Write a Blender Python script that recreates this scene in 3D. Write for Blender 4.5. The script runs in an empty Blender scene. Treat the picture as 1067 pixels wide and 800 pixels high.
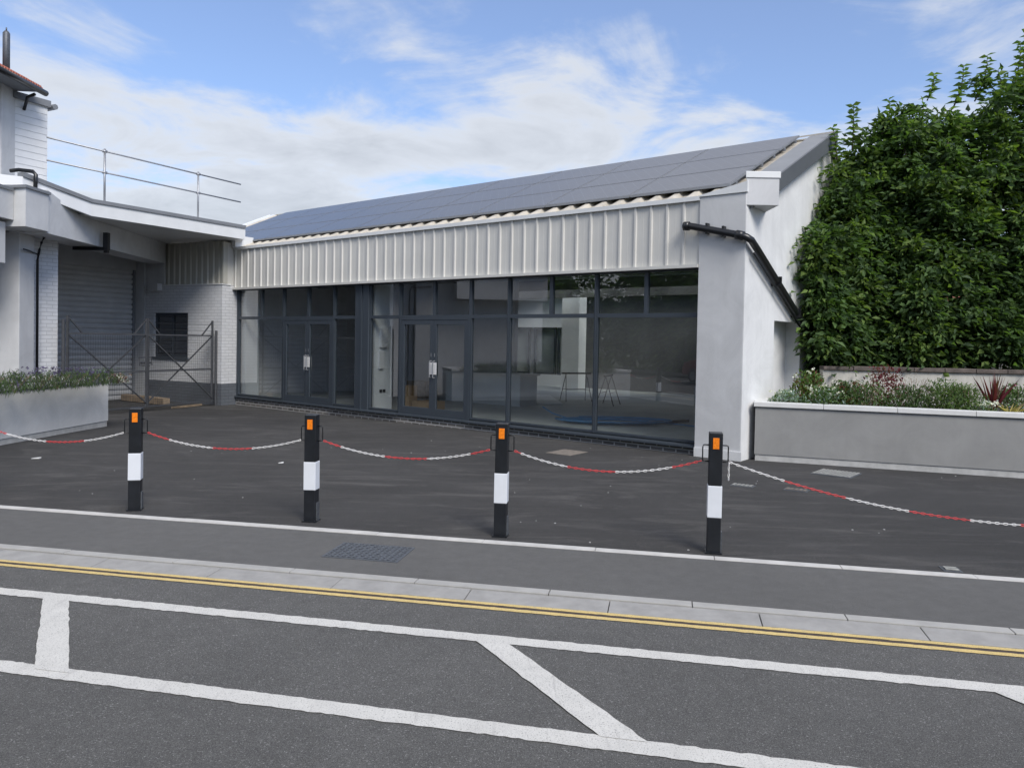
import bpy, bmesh, math, random
import numpy as np
from mathutils import Vector
R = random.Random(7)
rad = math.radians
sc = bpy.context.scene
COL = sc.collection

# ------------------------------------------------------------------ materials
def new_mat(name):
    m = bpy.data.materials.new(name); m.use_nodes = True
    nt = m.node_tree; b = nt.nodes['Principled BSDF']
    return m, nt, b
def N(nt, t, **k):
    n = nt.nodes.new(t)
    for a, v in k.items():
        if a.startswith('i_'): n.inputs[a[2:].replace('_', ' ')].default_value = v
        else: setattr(n, a, v)
    return n
def rgb(c): return (c[0], c[1], c[2], 1)
def coords(nt, uv):
    tc = N(nt, 'ShaderNodeTexCoord' if uv else 'ShaderNodeNewGeometry')
    return tc.outputs['UV'] if uv else tc.outputs['Position']
def ramp(nt, src, p0, p1, c0, c1):
    r = N(nt, 'ShaderNodeValToRGB'); e = r.color_ramp.elements
    e[0].position, e[1].position = p0, p1; e[0].color, e[1].color = rgb(c0), rgb(c1)
    nt.links.new(src, r.inputs[0]); return r.outputs[0]
def mix(nt, fac, a, b, mode='MIX'):
    m = N(nt, 'ShaderNodeMix', data_type='RGBA', blend_type=mode)
    for s, i in ((fac, 0), (a, 6), (b, 7)):
        if hasattr(s, 'links'): nt.links.new(s, m.inputs[i])
        elif i == 0: m.inputs[0].default_value = s
        else: m.inputs[i].default_value = rgb(s)
    return m.outputs[2]
def noise(nt, co, scale, detail=4, rough=.6, dist=0):
    n = N(nt, 'ShaderNodeTexNoise'); n.inputs['Scale'].default_value = scale
    n.inputs['Detail'].default_value = detail; n.inputs['Roughness'].default_value = rough
    n.inputs['Distortion'].default_value = dist
    nt.links.new(co, n.inputs['Vector']); return n.outputs['Fac']
def bump(nt, b, h, strength, dist=.01, prev=None):
    n = N(nt, 'ShaderNodeBump'); n.inputs['Strength'].default_value = strength; n.inputs['Distance'].default_value = dist
    nt.links.new(h, n.inputs['Height'])
    if prev: nt.links.new(prev, n.inputs['Normal'])
    nt.links.new(n.outputs[0], b.inputs['Normal']); return n.outputs[0]

def plain(name, c, rough=.6, metal=0, var=.12, scale=3., bs=.1, bscale=60):
    m, nt, b = new_mat(name); co = coords(nt, False)
    f = noise(nt, co, scale, 5)
    d = tuple(x*(1-var) for x in c); l = tuple(min(1, x*(1+var)) for x in c)
    nt.links.new(ramp(nt, f, .3, .7, d, l), b.inputs['Base Color'])
    b.inputs['Roughness'].default_value = rough; b.inputs['Metallic'].default_value = metal
    if bs: bump(nt, b, noise(nt, co, bscale, 3), bs)
    return m
def render_mat(name, c, streak=.1, grime=.06):
    m, nt, b = new_mat(name); co = coords(nt, False)
    base = ramp(nt, noise(nt, co, 1.6, 7, .7, .8), .32, .68, tuple(x*.89 for x in c), tuple(x*1.07 for x in c))
    mp = N(nt, 'ShaderNodeMapping'); mp.inputs['Scale'].default_value = (7, 7, .5); nt.links.new(co, mp.inputs[0])
    st = ramp(nt, noise(nt, mp.outputs[0], 1, 5, .6), .35, .75, (1, 1, 1), (1-streak,)*3)
    o = mix(nt, 1., base, st, 'MULTIPLY')
    sp = ramp(nt, noise(nt, co, 55, 3, .7), .62, .75, (1, 1, 1), (1-grime,)*3)
    nt.links.new(mix(nt, 1., o, sp, 'MULTIPLY'), b.inputs['Base Color'])
    b.inputs['Roughness'].default_value = .85
    bump(nt, b, noise(nt, co, 160, 4, .7), .35, .004)
    return m
def asphalt(name, c0, c1, speck, grit=220, patch=(.9, 1.1), dust=0., spk=.66):
    m, nt, b = new_mat(name); co = coords(nt, False)
    g = noise(nt, co, grit, 3, .8)
    col = ramp(nt, g, .35, .65, c0, c1)
    s = ramp(nt, noise(nt, co, grit*.55, 2, .5), spk, spk+.06, (0, 0, 0), (1, 1, 1))
    col = mix(nt, s, col, speck)
    big = ramp(nt, noise(nt, co, .55, 6, .6, .5), .3, .7, (patch[0],)*3, (patch[1],)*3)
    col = mix(nt, 1., col, big, 'MULTIPLY')
    mid = ramp(nt, noise(nt, co, 9, 4, .7), .3, .7, (.9,)*3, (1.1,)*3)
    col = mix(nt, 1., col, mid, 'MULTIPLY')
    if dust:
        mp = N(nt, 'ShaderNodeMapping'); mp.inputs['Scale'].default_value = (.6, 1.9, 1); mp.inputs['Rotation'].default_value = (0, 0, rad(30)); nt.links.new(co, mp.inputs[0])
        d = ramp(nt, noise(nt, mp.outputs[0], 1.1, 10, .75, 1.6), .5, .8, (0, 0, 0), (dust,)*3)
        col = mix(nt, d, col, (.2, .19, .18))
        mp2 = N(nt, 'ShaderNodeMapping'); mp2.inputs['Scale'].default_value = (.5, 5., 1); mp2.inputs['Rotation'].default_value = (0, 0, rad(-32)); nt.links.new(co, mp2.inputs[0])
        d3 = ramp(nt, noise(nt, mp2.outputs[0], 1.3, 8, .7, 1.2), .52, .75, (0, 0, 0), (.2,)*3)
        col = mix(nt, d3, col, (.17, .165, .16))
        d2 = ramp(nt, noise(nt, co, 26, 2, .9), .745, .775, (0, 0, 0), (.5,)*3)
        col = mix(nt, d2, col, (.4, .39, .37))
    nt.links.new(col, b.inputs['Base Color'])
    b.inputs['Roughness'].default_value = .88
    bump(nt, b, g, .9, .006)
    return m
def brick_mat(name, c1, c2, mortar, w=.225, h=.075, mo=.008, rough=.8, bs=.5, var=.1):
    m, nt, b = new_mat(name); uv = coords(nt, True)
    t = N(nt, 'ShaderNodeTexBrick'); t.inputs['Scale'].default_value = 1
    t.inputs['Brick Width'].default_value = w; t.inputs['Row Height'].default_value = h
    t.inputs['Mortar Size'].default_value = mo; t.inputs['Mortar Smooth'].default_value = .3
    t.inputs['Color1'].default_value = rgb(c1); t.inputs['Color2'].default_value = rgb(c2); t.inputs['Mortar'].default_value = rgb(mortar)
    nt.links.new(uv, t.inputs['Vector'])
    v = ramp(nt, noise(nt, coords(nt, False), 2.5, 6, .7), .3, .7, (1-var,)*3, (1,)*3)
    nt.links.new(mix(nt, 1., t.outputs['Color'], v, 'MULTIPLY'), b.inputs['Base Color'])
    b.inputs['Roughness'].default_value = rough
    inv = N(nt, 'ShaderNodeMath', operation='SUBTRACT'); inv.inputs[0].default_value = 1; nt.links.new(t.outputs['Fac'], inv.inputs[1])
    p = bump(nt, b, inv.outputs[0], bs, .01)
    bump(nt, b, noise(nt, coords(nt, False), 90, 3), .2, .004, p)
    return m
def leaf_mat(name, c, tr=.35):
    m, nt, b = new_mat(name)
    info = N(nt, 'ShaderNodeTexNoise'); info.inputs['Scale'].default_value = 1.7; info.inputs['Detail'].default_value = 3
    nt.links.new(coords(nt, False), info.inputs['Vector'])
    f = ramp(nt, info.outputs['Fac'], .3, .7, tuple(x*.75 for x in c), tuple(x*1.25 for x in c))
    nt.links.new(f, b.inputs['Base Color']); b.inputs['Roughness'].default_value = .55
    b.inputs['Specular IOR Level'].default_value = .25
    t = N(nt, 'ShaderNodeBsdfTranslucent'); nt.links.new(mix(nt, 1., f, (1.3, 1.5, .5), 'MULTIPLY'), t.inputs['Color'])
    ms = N(nt, 'ShaderNodeMixShader'); ms.inputs[0].default_value = tr
    nt.links.new(b.outputs[0], ms.inputs[1]); nt.links.new(t.outputs[0], ms.inputs[2])
    nt.links.new(ms.outputs[0], nt.nodes['Material Output'].inputs[0])
    return m
def glass_mat(name, tint, boost=3.):
    m, nt, b = new_mat(name); nt.nodes.remove(b)
    tr = N(nt, 'ShaderNodeBsdfTransparent'); tr.inputs[0].default_value = rgb(tint)
    gl = N(nt, 'ShaderNodeBsdfGlossy'); gl.inputs['Roughness'].default_value = 0.0; gl.inputs[0].default_value = (1, 1, 1, 1)
    fr = N(nt, 'ShaderNodeFresnel'); fr.inputs[0].default_value = 1.5
    ge = N(nt, 'ShaderNodeNewGeometry')
    inv = N(nt, 'ShaderNodeMath', operation='SUBTRACT'); inv.inputs[0].default_value = 1; nt.links.new(ge.outputs['Backfacing'], inv.inputs[1])
    mu = N(nt, 'ShaderNodeMath', operation='MULTIPLY'); nt.links.new(fr.outputs[0], mu.inputs[0]); mu.inputs[1].default_value = boost
    m2 = N(nt, 'ShaderNodeMath', operation='MULTIPLY', use_clamp=True); nt.links.new(mu.outputs[0], m2.inputs[0]); nt.links.new(inv.outputs[0], m2.inputs[1])
    ms = N(nt, 'ShaderNodeMixShader'); nt.links.new(m2.outputs[0], ms.inputs[0])
    nt.links.new(tr.outputs[0], ms.inputs[1]); nt.links.new(gl.outputs[0], ms.inputs[2])
    nt.links.new(ms.outputs[0], nt.nodes['Material Output'].inputs[0])
    return m
def paint_mat(name, c, under, wear=.62):
    m, nt, b = new_mat(name); co = coords(nt, False)
    base = ramp(nt, noise(nt, co, 6, 6, .7), .3, .7, tuple(x*.86 for x in c), c)
    s = ramp(nt, noise(nt, co, 130, 3, .8), wear, wear+.06, (0, 0, 0), (.75,)*3)
    mp = N(nt, 'ShaderNodeMapping'); mp.inputs['Scale'].default_value = (26, 3, 1); mp.inputs['Rotation'].default_value = (0, 0, rad(-55)); nt.links.new(co, mp.inputs[0])
    k = ramp(nt, noise(nt, mp.outputs[0], 1, 3, .6), .58, .75, (0, 0, 0), (.4,)*3)
    col = mix(nt, s, base, under); col = mix(nt, k, col, (.3, .29, .28))
    nt.links.new(col, b.inputs['Base Color']); b.inputs['Roughness'].default_value = .7
    bump(nt, b, noise(nt, co, 200, 3), .6, .004)
    return m

M = {}
M['road'] = asphalt('road asphalt', (.034, .034, .033), (.165, .163, .157), (.26, .26, .25), 230, (.88, 1.12), spk=.63)
M['foot'] = asphalt('footway asphalt', (.085, .084, .082), (.14, .139, .135), (.2, .2, .2), 260, (.93, 1.07), spk=.72)
M['fore'] = asphalt('forecourt asphalt', (.012, .012, .012), (.062, .06, .059), (.17, .165, .16), 130, (.75, 1.25), dust=.42, spk=.69)
M['ground'] = asphalt('far ground', (.06, .07, .045), (.09, .1, .06), (.1, .1, .08), 30)
M['kerb'] = plain('kerb concrete', (.36, .355, .34), .85, 0, .12, 5, .3, 150)
M['channel'] = plain('channel concrete', (.3, .295, .285), .85, 0, .14, 7, .3, 150)
M['edging'] = plain('edging concrete', (.5, .49, .47), .85, 0, .15, 6, .3, 150)
M['white_line'] = paint_mat('white road paint', (.62, .61, .575), (.09, .09, .09), .57)
M['yellow_line'] = paint_mat('yellow road paint', (.66, .5, .2), (.12, .11, .09), .56)
M['tarband'] = plain('dark tar band', (.06, .045, .04), .8)
M['render_grey_and_shade'] = render_mat('grey render', (.61, .615, .62), .04, .09)  # true grey on the depot; on the shop pillar it stands for shade
M['render_white'] = render_mat('white render', (.71, .715, .715), .05, .1)
M['render_pale'] = render_mat('pale grey render', (.56, .565, .575), .07)
M['planter'] = render_mat('planter render', (.29, .29, .285), .06, .08)
M['planter2'] = render_mat('planter render pale', (.68, .68, .67), .04, .04)
M['coping'] = plain('white coping', (.66, .66, .65), .7, 0, .06, 6, .1)
M['plinth'] = plain('plinth block', (.45, .45, .44), .85, 0, .15, 8, .3)
M['old_white'] = render_mat('old whitewash', (.56, .54, .49), .3, .5)
M['old_coping'] = plain('brown coping', (.11, .09, .08), .9, 0, .4, 9, .5)
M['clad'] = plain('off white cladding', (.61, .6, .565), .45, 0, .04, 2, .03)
M['clad_shade'] = plain('shaded cladding', (.47, .46, .41), .45, 0, .05, 2, .03)  # cladding under the canopy, its shade put into the colour
M['flash_white'] = plain('white flashing', (.72, .73, .73), .4, 0, .05, 3, .03)
M['flash_grey'] = plain('grey flashing', (.2, .21, .225), .5, 0, .08, 3, .03)
M['roofsheet'] = plain('cream roof sheet', (.5, .46, .39), .5, 0, .2, 5, .05)
M['anth'] = plain('anthracite frame', (.045, .056, .07), .4, 0, .06, 3, .02)
M['glass'] = glass_mat('shop glass', (.95, .97, .97), 3.5)
M['glass_dark'] = glass_mat('office glass', (.35, .38, .4), 3)
M['brick_white'] = brick_mat('white painted brick', (.66, .67, .69), (.61, .62, .64), (.5, .51, .53))
M['brick_grey'] = brick_mat('grey painted brick', (.12, .135, .155), (.11, .12, .14), (.085, .095, .11))
M['brick_plinth'] = brick_mat('dark plinth brick', (.1, .095, .09), (.2, .185, .17), (.5, .49, .47), .215, .065, .012)
M['black'] = plain('black plastic', (.012, .013, .015), .3, 0, .1, 4, .02)
M['bollard'] = plain('bollard black', (.012, .014, .018), .35, 0, .3, 9, .05)
M['bandw'] = plain('reflective white', (.72, .75, .8), .35, 0, .03, 9, .02)
M['orange'] = plain('orange reflector', (.85, .22, .015), .25, 0, .2, 60, .1)
M['red'] = plain('red plastic', (.62, .045, .05), .4, 0, .1, 9, 0)
M['whitep'] = plain('white plastic', (.78, .77, .76), .4, 0, .05, 9, 0)
M['flash_dark'] = plain('dark grey flashing', (.1, .108, .12), .5, 0, .08, 3, .03)
M['steel'] = plain('galvanised steel', (.36, .37, .39), .45, .7, .12, 20, .05)
M['gate'] = plain('dark gate paint', (.055, .058, .065), .55, 0, .2, 12, .05)
M['shutter'] = plain('shutter grey', (.56, .57, .58), .5, 0, .08, 3, .03)
M['tile'] = plain('red roof tile', (.33, .11, .075), .85, 0, .35, 9, .3)
M['board'] = plain('white boarding', (.78, .79, .8), .5, 0, .04, 3, .03)
M['int_wall'] = plain('interior plaster', (.78, .79, .79), .85, 0, .05, 1.5, .03)
M['int_dark'] = plain('interior darkened wall', (.15, .15, .155), .9, 0, .1, 1.5, .03)  # wall colour darkened to keep the right-hand panes dark
M['int_mid'] = plain('interior grey wall', (.55, .54, .55), .9, 0, .1, 1.5, .03)
M['int_floor'] = plain('screed floor', (.44, .46, .44), .6, 0, .14, 1.2, .05)
M['counter'] = plain('counter panel', (.62, .64, .64), .6, 0, .05, 3, .03)
M['card'] = plain('cardboard', (.33, .22, .12), .9, 0, .1, 5, .05)
M['blue'] = plain('blue pipe', (.06, .22, .42), .45, 0, .1, 5, 0)
M['timber'] = plain('weathered timber', (.3, .23, .16), .9, 0, .3, 9, .3)
M['soil'] = plain('soil', (.045, .033, .024), .95, 0, .4, 20, .8)
M['bark'] = plain('bark', (.09, .07, .055), .9, 0, .3, 12, .8, 30)
M['leaf_d'] = leaf_mat('leaf dark', (.058, .1, .042), .35)
M['leaf_m'] = leaf_mat('leaf mid', (.105, .175, .06), .4)
M['leaf_l'] = leaf_mat('leaf young', (.15, .22, .06), .4)
M['leaf_r'] = leaf_mat('leaf rust', (.12, .06, .03), .3)
M['lav_green'] = leaf_mat('lavender green', (.1, .14, .08), .3)
M['lav_purple'] = leaf_mat('lavender flower', (.12, .1, .2), .3)
M['silver'] = leaf_mat('silver leaf', (.26, .34, .3), .3)
M['burg'] = leaf_mat('burgundy leaf', (.16, .035, .05), .3)
M['flower_w'] = leaf_mat('white flower', (.75, .75, .7), .2)
M['flower_p'] = leaf_mat('pink flower', (.7, .2, .42), .2)
M['flax_y'] = leaf_mat('yellow striped leaf', (.5, .42, .16), .2)
M['dry'] = leaf_mat('dry stem', (.28, .2, .15), .2)
M['carpaint'] = plain('dark red car paint', (.18, .02, .02), .25, 0, .02, 3, 0)
M['carwhite'] = plain('silver car paint', (.5, .51, .52), .25, .3, .02, 3, 0)
M['rubber'] = plain('rubber', (.02, .02, .02), .8)
M['house_brick'] = brick_mat('house brick', (.34, .12, .08), (.42, .17, .1), (.4, .36, .3))
M['iron'] = plain('cast iron', (.1, .11, .125), .5, .3, .25, 30, .2)
M['iron_pale'] = plain('worn cover', (.32, .32, .3), .7, .1, .3, 30, .3)
M['iron_brown'] = plain('brown recessed cover', (.2, .175, .15), .8, 0, .3, 20, .3)

def solar_mat():
    m, nt, b = new_mat('solar cell'); uv = coords(nt, True)
    t = N(nt, 'ShaderNodeTexBrick'); t.offset = 0; t.inputs['Scale'].default_value = 1
    t.inputs['Brick Width'].default_value = .17; t.inputs['Row Height'].default_value = .17; t.inputs['Mortar Size'].default_value = .0025
    t.inputs['Color1'].default_value = (.035, .04, .055, 1); t.inputs['Color2'].default_value = (.04, .045, .06, 1); t.inputs['Mortar'].default_value = (.09, .1, .12, 1)
    nt.links.new(uv, t.inputs['Vector']); nt.links.new(t.outputs['Color'], b.inputs['Base Color'])
    b.inputs['Roughness'].default_value = .4; b.inputs['Coat Weight'].default_value = .45; b.inputs['Coat Roughness'].default_value = .2
    return m
M['solar'] = solar_mat()

# ------------------------------------------------------------------ mesh building
V3 = lambda *a: np.array(a, float)
class MB:
    def __init__(s): s.v = []; s.f = []; s.m = []
    def add(s, vs, fs, mi=0):
        o = len(s.v); s.v += [tuple(map(float, p)) for p in vs]; s.f += [tuple(o+i for i in f) for f in fs]; s.m += [mi]*len(fs); return s
    def hexa(s, p, mi=0):   # 8 points: bottom ring 0-3, top ring 4-7
        return s.add(p, [(0, 3, 2, 1), (4, 5, 6, 7), (0, 1, 5, 4), (1, 2, 6, 5), (2, 3, 7, 6), (3, 0, 4, 7)], mi)
    def prism(s, poly, z0, z1, mi=0):
        n = len(poly); zz0 = z0 if hasattr(z0, '__len__') else [z0]*n; zz1 = z1 if hasattr(z1, '__len__') else [z1]*n
        vs = [(p[0], p[1], a) for p, a in zip(poly, zz0)]+[(p[0], p[1], a) for p, a in zip(poly, zz1)]
        return s.add(vs, [tuple(range(n))[::-1], tuple(range(n, 2*n))]+[(i, (i+1) % n, n+(i+1) % n, n+i) for i in range(n)], mi)
    def box(s, x0, x1, y0, y1, z0, z1, mi=0): return s.prism([(x0, y0), (x1, y0), (x1, y1), (x0, y1)], z0, z1, mi)
    def tube(s, pts, r, n=8, mi=0, caps=True, closed=False):
        pts = [V3(*p) for p in pts]; m = len(pts); rr = r if hasattr(r, '__len__') else [r]*m
        rings = []
        for i, p in enumerate(pts):
            if closed: t = pts[(i+1) % m]-pts[i-1]
            else: t = pts[min(i+1, m-1)]-pts[max(i-1, 0)]
            t = t/(np.linalg.norm(t)+1e-9); u = np.cross(t, (0, 0, 1) if abs(t[2]) < .9 else (1, 0, 0)); u /= np.linalg.norm(u); w = np.cross(t, u)
            rings.append([p+rr[i]*(math.cos(a)*u+math.sin(a)*w) for a in [2*math.pi*k/n for k in range(n)]])
        vs = [q for r_ in rings for q in r_]; fs = []
        for i in range(m if closed else m-1):
            j = (i+1) % m
            for k in range(n): fs.append((i*n+k, i*n+(k+1) % n, j*n+(k+1) % n, j*n+k))
        if caps and not closed: fs += [tuple(range(n))[::-1], tuple((m-1)*n+k for k in range(n))]
        return s.add(vs, fs, mi)
    def bar(s, a, b, w, h=None, mi=0):   # rectangular bar between two points
        a, b = V3(*a), V3(*b); h = h or w; t = b-a; t /= np.linalg.norm(t)
        u = np.cross(t, (0, 0, 1) if abs(t[2]) < .95 else (0, 1, 0)); u /= np.linalg.norm(u); q = np.cross(t, u)
        c = [u*w/2*i+q*h/2*j for i, j in ((-1, -1), (1, -1), (1, 1), (-1, 1))]
        return s.hexa([a+k for k in c]+[b+k for k in c], mi)
class Fr:    # local frame on the ground plan
    def __init__(s, P, A, B): s.P, s.A, s.B = V3(*P), V3(*A), V3(*B)
    def __call__(s, u, w, z=0): q = s.P+s.A*u+s.B*w; return (q[0], q[1], z)
    def box(s, mb, u0, u1, w0, w1, z0, z1, mi=0): return mb.prism([s(u0, w0)[:2], s(u1, w0)[:2], s(u1, w1)[:2], s(u0, w1)[:2]], z0, z1, mi)

def tag(o, label=None, cat=None, group=None, kind=None):
    if label: o['label'] = label
    if cat: o['category'] = cat
    if group: o['group'] = group
    if kind: o['kind'] = kind
    return o
def root(name, loc, label, cat, group=None):
    o = bpy.data.objects.new(name, None); COL.objects.link(o); o.location = loc; o.empty_display_size = .2
    return tag(o, label, cat, group)
def org(p):
    l = V3(0, 0, 0)
    while p is not None: l = l+V3(*p.location); p = p.parent
    return l
def obj(name, mb, mats, parent=None, local=False, smooth=False, uv=False, recalc=True, bevel=0, loc=None):
    me = bpy.data.meshes.new(name)
    off = V3(0, 0, 0) if local else org(parent)
    if loc is not None: off = off+V3(*loc) if parent is None else off
    va = np.array(mb.v)-off
    me.from_pydata(va.tolist(), [], mb.f)
    if recalc:
        bm = bmesh.new(); bm.from_mesh(me); bmesh.ops.recalc_face_normals(bm, faces=bm.faces); bm.to_mesh(me); bm.free()
    mats = mats if isinstance(mats, (list, tuple)) else [mats]
    for m in mats: me.materials.append(M[m] if isinstance(m, str) else m)
    if len(mats) > 1: me.polygons.foreach_set('material_index', mb.m)
    if smooth: me.polygons.foreach_set('use_smooth', [True]*len(me.polygons))
    if uv:
        ul = me.uv_layers.new(); d = ul.data
        for p in me.polygons:
            n = p.normal
            if abs(n.z) > .9: tx, ty = Vector((1, 0, 0)), Vector((0, 1, 0))
            else: tx = Vector((-n.y, n.x, 0)).normalized(); ty = n.cross(tx).normalized()
            if ty.z < 0: ty = -ty
            for li in p.loop_indices:
                co = me.vertices[me.loops[li].vertex_index].co+Vector(off); d[li].uv = (co.dot(tx), co.dot(ty))
    o = bpy.data.objects.new(name, me); COL.objects.link(o); o.parent = parent
    if loc is not None and parent is None: o.location = loc
    if bevel:
        b = o.modifiers.new('b', 'BEVEL'); b.width = bevel; b.segments = 2; b.limit_method = 'ANGLE'
    return o

# ------------------------------------------------------------------ frames measured on site
th = rad(38.72)
A = (-math.cos(th), math.sin(th)); B = (math.sin(th), math.cos(th))
F = Fr((2.775, 11.331), A, B)                 # shop front: u runs left along the glazing, w into the building
A2 = (-.888, .46); B2 = (.46, .888)
Q = Fr((-7.04, 18.61), A2, B2)                # depot office wall
ra = rad(-11.4)
RD = Fr((0, 0), (math.cos(ra), math.sin(ra)), (-math.sin(ra), math.cos(ra)))   # road: u along, w across (away from the camera)
def gz(x, y):
    t = min(1, max(0, (y-12)/6.)); t = t*t*(3-2*t); return -.07*t

# ------------------------------------------------------------------ ground, road, footway
RZ = -.02
def sheet(name, mat, u0, u1, w0, w1, z, lab=None):
    mb = MB(); mb.add([RD(u0, w0, z), RD(u1, w0, z), RD(u1, w1, z), RD(u0, w1, z)], [(0, 1, 2, 3)])
    return tag(obj(name, mb, mat, recalc=False), lab, None, None, 'structure')
g = MB(); g.add([(-700, -700, -.12), (700, -700, -.12), (700, 700, -.12), (-700, 700, -.12)], [(0, 1, 2, 3)])
tag(obj('ground', g, 'ground', recalc=False), 'grassy ground beyond the road and the yard', None, None, 'structure')
sheet('road', 'road', -90, 60, -3.6, 4.735, RZ, 'grey asphalt road in the foreground')
sheet('footway', 'foot', -90, 60, 5.01, 6.03, 0.0, 'smooth grey asphalt footway behind the kerb')
sheet('far_pavement', 'foot', -90, 60, -6, -3.6, .08, 'pavement on the far side of the road')
mb = MB(); nx, ny = 40, 60
us = np.linspace(-45, 25, nx); ws = np.linspace(6.13, 46, ny)
vs = []
for w in ws:
    for u in us:
        x, y, _ = RD(u, w); vs.append((x, y, gz(x, y)))
mb.add(vs, [(j*nx+i, j*nx+i+1, (j+1)*nx+i+1, (j+1)*nx+i) for j in range(ny-1) for i in range(nx-1)])
tag(obj('forecourt', mb, 'fore', recalc=False), 'dark new asphalt forecourt in front of the shop', None, None, 'structure')

def stones(name, mat, w0, w1, z0, z1, zb, L, off, gap, label):
    mb = MB(); u = -30+off
    while u < 22:
        j = R.uniform(-.0015, .0015)
        c = [RD(u, w0)[:2], RD(u+L-gap, w0)[:2], RD(u+L-gap, w1)[:2], RD(u, w1)[:2]]
        mb.prism(c, zb, [z0+j, z0+j, z1+j, z1+j]); u += L
    tag(obj(name, mb, mat, bevel=.003), label, None, None, 'structure')
sheet('kerb_bed', 'tarband', -90, 60, 4.735, 5.01, -.03, 'dark joints between the kerb stones')
stones('kerb', 'kerb', 4.925, 5.015, 0.003, 0.003, -.1, .915, 0, .006, 'row of narrow concrete kerb stones along the footway')
stones('channel', 'channel', 4.73, 4.92, -.015, -.006, -.1, .915, .4, .006, 'wide concrete channel blocks beside the yellow lines')
stones('edging', 'edging', 6.03, 6.125, .006, .006, -.08, .915, .2, .004, 'pale concrete edging strip between footway and forecourt')

def strip(pts, w, jit=.004, step=.03):
    """polygon strip of painted line with slightly ragged edges, in road coordinates"""
    (u0, w0), (u1, w1) = pts; L = math.hypot(u1-u0, w1-w0); n = max(2, int(L/step)); d = ((u1-u0)/L, (w1-w0)/L); nn = (-d[1], d[0])
    l = []; r = []
    for i in range(n+1):
        t = L*i/n; a = w/2+R.gauss(0, jit); b = w/2+R.gauss(0, jit)
        l.append((u0+d[0]*t+nn[0]*a, w0+d[1]*t+nn[1]*a)); r.append((u0+d[0]*t-nn[0]*b, w0+d[1]*t-nn[1]*b))
    return l, r
def line(mb, pts, w, z, jit=.003):
    l, r = strip(pts, w, jit); n = len(l)
    vs = [RD(*p, z) for p in l]+[RD(*p, z) for p in r]
    mb.add(vs, [(i, n+i, n+i+1, i+1) for i in range(n-1)])
zl = RZ+.004
mb = MB(); line(mb, ((-12, 4.15), (9, 4.15)), .105, zl); tag(obj('white_line_far', mb, 'white_line', recalc=False), 'long white line nearer the kerb, parallel to it', None, None, 'structure')
mb = MB(); line(mb, ((-12, 3.32), (9, 3.075)), .112, zl); tag(obj('white_line_near', mb, 'white_line', recalc=False), 'long white line nearest the camera', None, None, 'structure')
mb = MB()
for k in range(-3, 4):
    r0 = -3.71+2.79*k-(.2 if k > 1 else 0)
    pts = [(r0-.08, 4.1), (r0+.105, 4.1), (r0+.775+.105, 3.225), (r0+.775-.095, 3.225)]
    n = 20; l = []; r = []
    for i in range(n+1):
        t = i/n
        l.append((pts[0][0]+(pts[3][0]-pts[0][0])*t+R.gauss(0, .003), pts[0][1]+(pts[3][1]-pts[0][1])*t)); r.append((pts[1][0]+(pts[2][0]-pts[1][0])*t+R.gauss(0, .003), pts[1][1]+(pts[2][1]-pts[1][1])*t))
    vs = [RD(*p, zl+.002) for p in l]+[RD(*p, zl+.002) for p in r]; mb.add(vs, [(i, i+1, n+1+i+1, n+1+i) for i in range(n)])
tag(obj('white_hatching', mb, 'white_line', recalc=False), 'slanted white bars between the two long white lines', None, None, 'structure')
mb = MB(); line(mb, ((-12, 4.702), (9, 4.702)), .04, zl, .0015); line(mb, ((-12, 4.622), (9, 4.622)), .046, zl, .0015)
tag(obj('double_yellow_line', mb, 'yellow_line', recalc=False), 'pair of thin yellow lines along the kerb', None, None, 'structure')
mb = MB(); line(mb, ((-12, 4.664), (9, 4.664)), .036, RZ+.002, .0005)
tag(obj('line_gap', mb, 'tarband', recalc=False), 'dark worn gap between the yellow lines', None, None, 'structure')

# covers
def cover(name, c, du, dv, fr_dir, z, mat, label, kind):
    f = Fr(c, (math.cos(fr_dir), math.sin(fr_dir)), (-math.sin(fr_dir), math.cos(fr_dir)))
    r = root(name, (c[0], c[1], z), label, 'cover')
    m_ = MB(); f.box(m_, -du/2, du/2, -dv/2, dv/2, z-.04, z+.004); obj('frame', m_, 'iron' if kind != 'brown' else mat, r)
    m_ = MB(); f.box(m_, -du/2+.02, du/2-.02, -dv/2+.02, dv/2-.02, z-.03, z+.006)
    if kind == 'tread':
        n = int(du/.045); k = int(dv/.045)
        for i in range(n):
            for j in range(k):
                x = -du/2+.035+i*(du-.07)/(n-1); y = -dv/2+.035+j*(dv-.07)/(k-1); s_ = .014; q = .006 if (i+j) % 2 else -.006
                m_.prism([f(x-s_, y-q)[:2], f(x+q, y-s_)[:2], f(x+s_, y+q)[:2], f(x-q, y+s_)[:2]], z+.006, z+.011)
    elif kind == 'slots':
        n = max(3, int(du/.05))
        for i in range(n):
            x = -du/2+.035+i*(du-.07)/(n-1); f.box(m_, x-.014, x+.014, -dv/2+.03, dv/2-.03, z+.006, z+.012)
        b2 = MB(); nb = max(2, int(dv/.09))
        for i in range(n):
            x = -du/2+.035+i*(du-.07)/(n-1)
            for j in range(nb): y = -dv/2+.02+(j)*(dv-.04)/nb; f.box(b2, x-.015, x+.015, y+.008, y+(dv-.04)/nb-.008, z+.007, z+.014)
        obj('bars', b2, mat, r)
    obj('lid', m_, mat if kind != 'slots' else 'iron', r)
cover('manhole_cover', (-1.07, 5.87), .6, .42, rad(-11.4), 0.0, 'iron', 'dark patterned metal cover set in the footway near the kerb', 'tread')
cover('drain_cover', (4.22, 9.9), .5, .5, rad(-40), gz(0, 9.9), 'iron_pale', 'large pale slotted cover at the foot of the right planter', 'slots')
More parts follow.
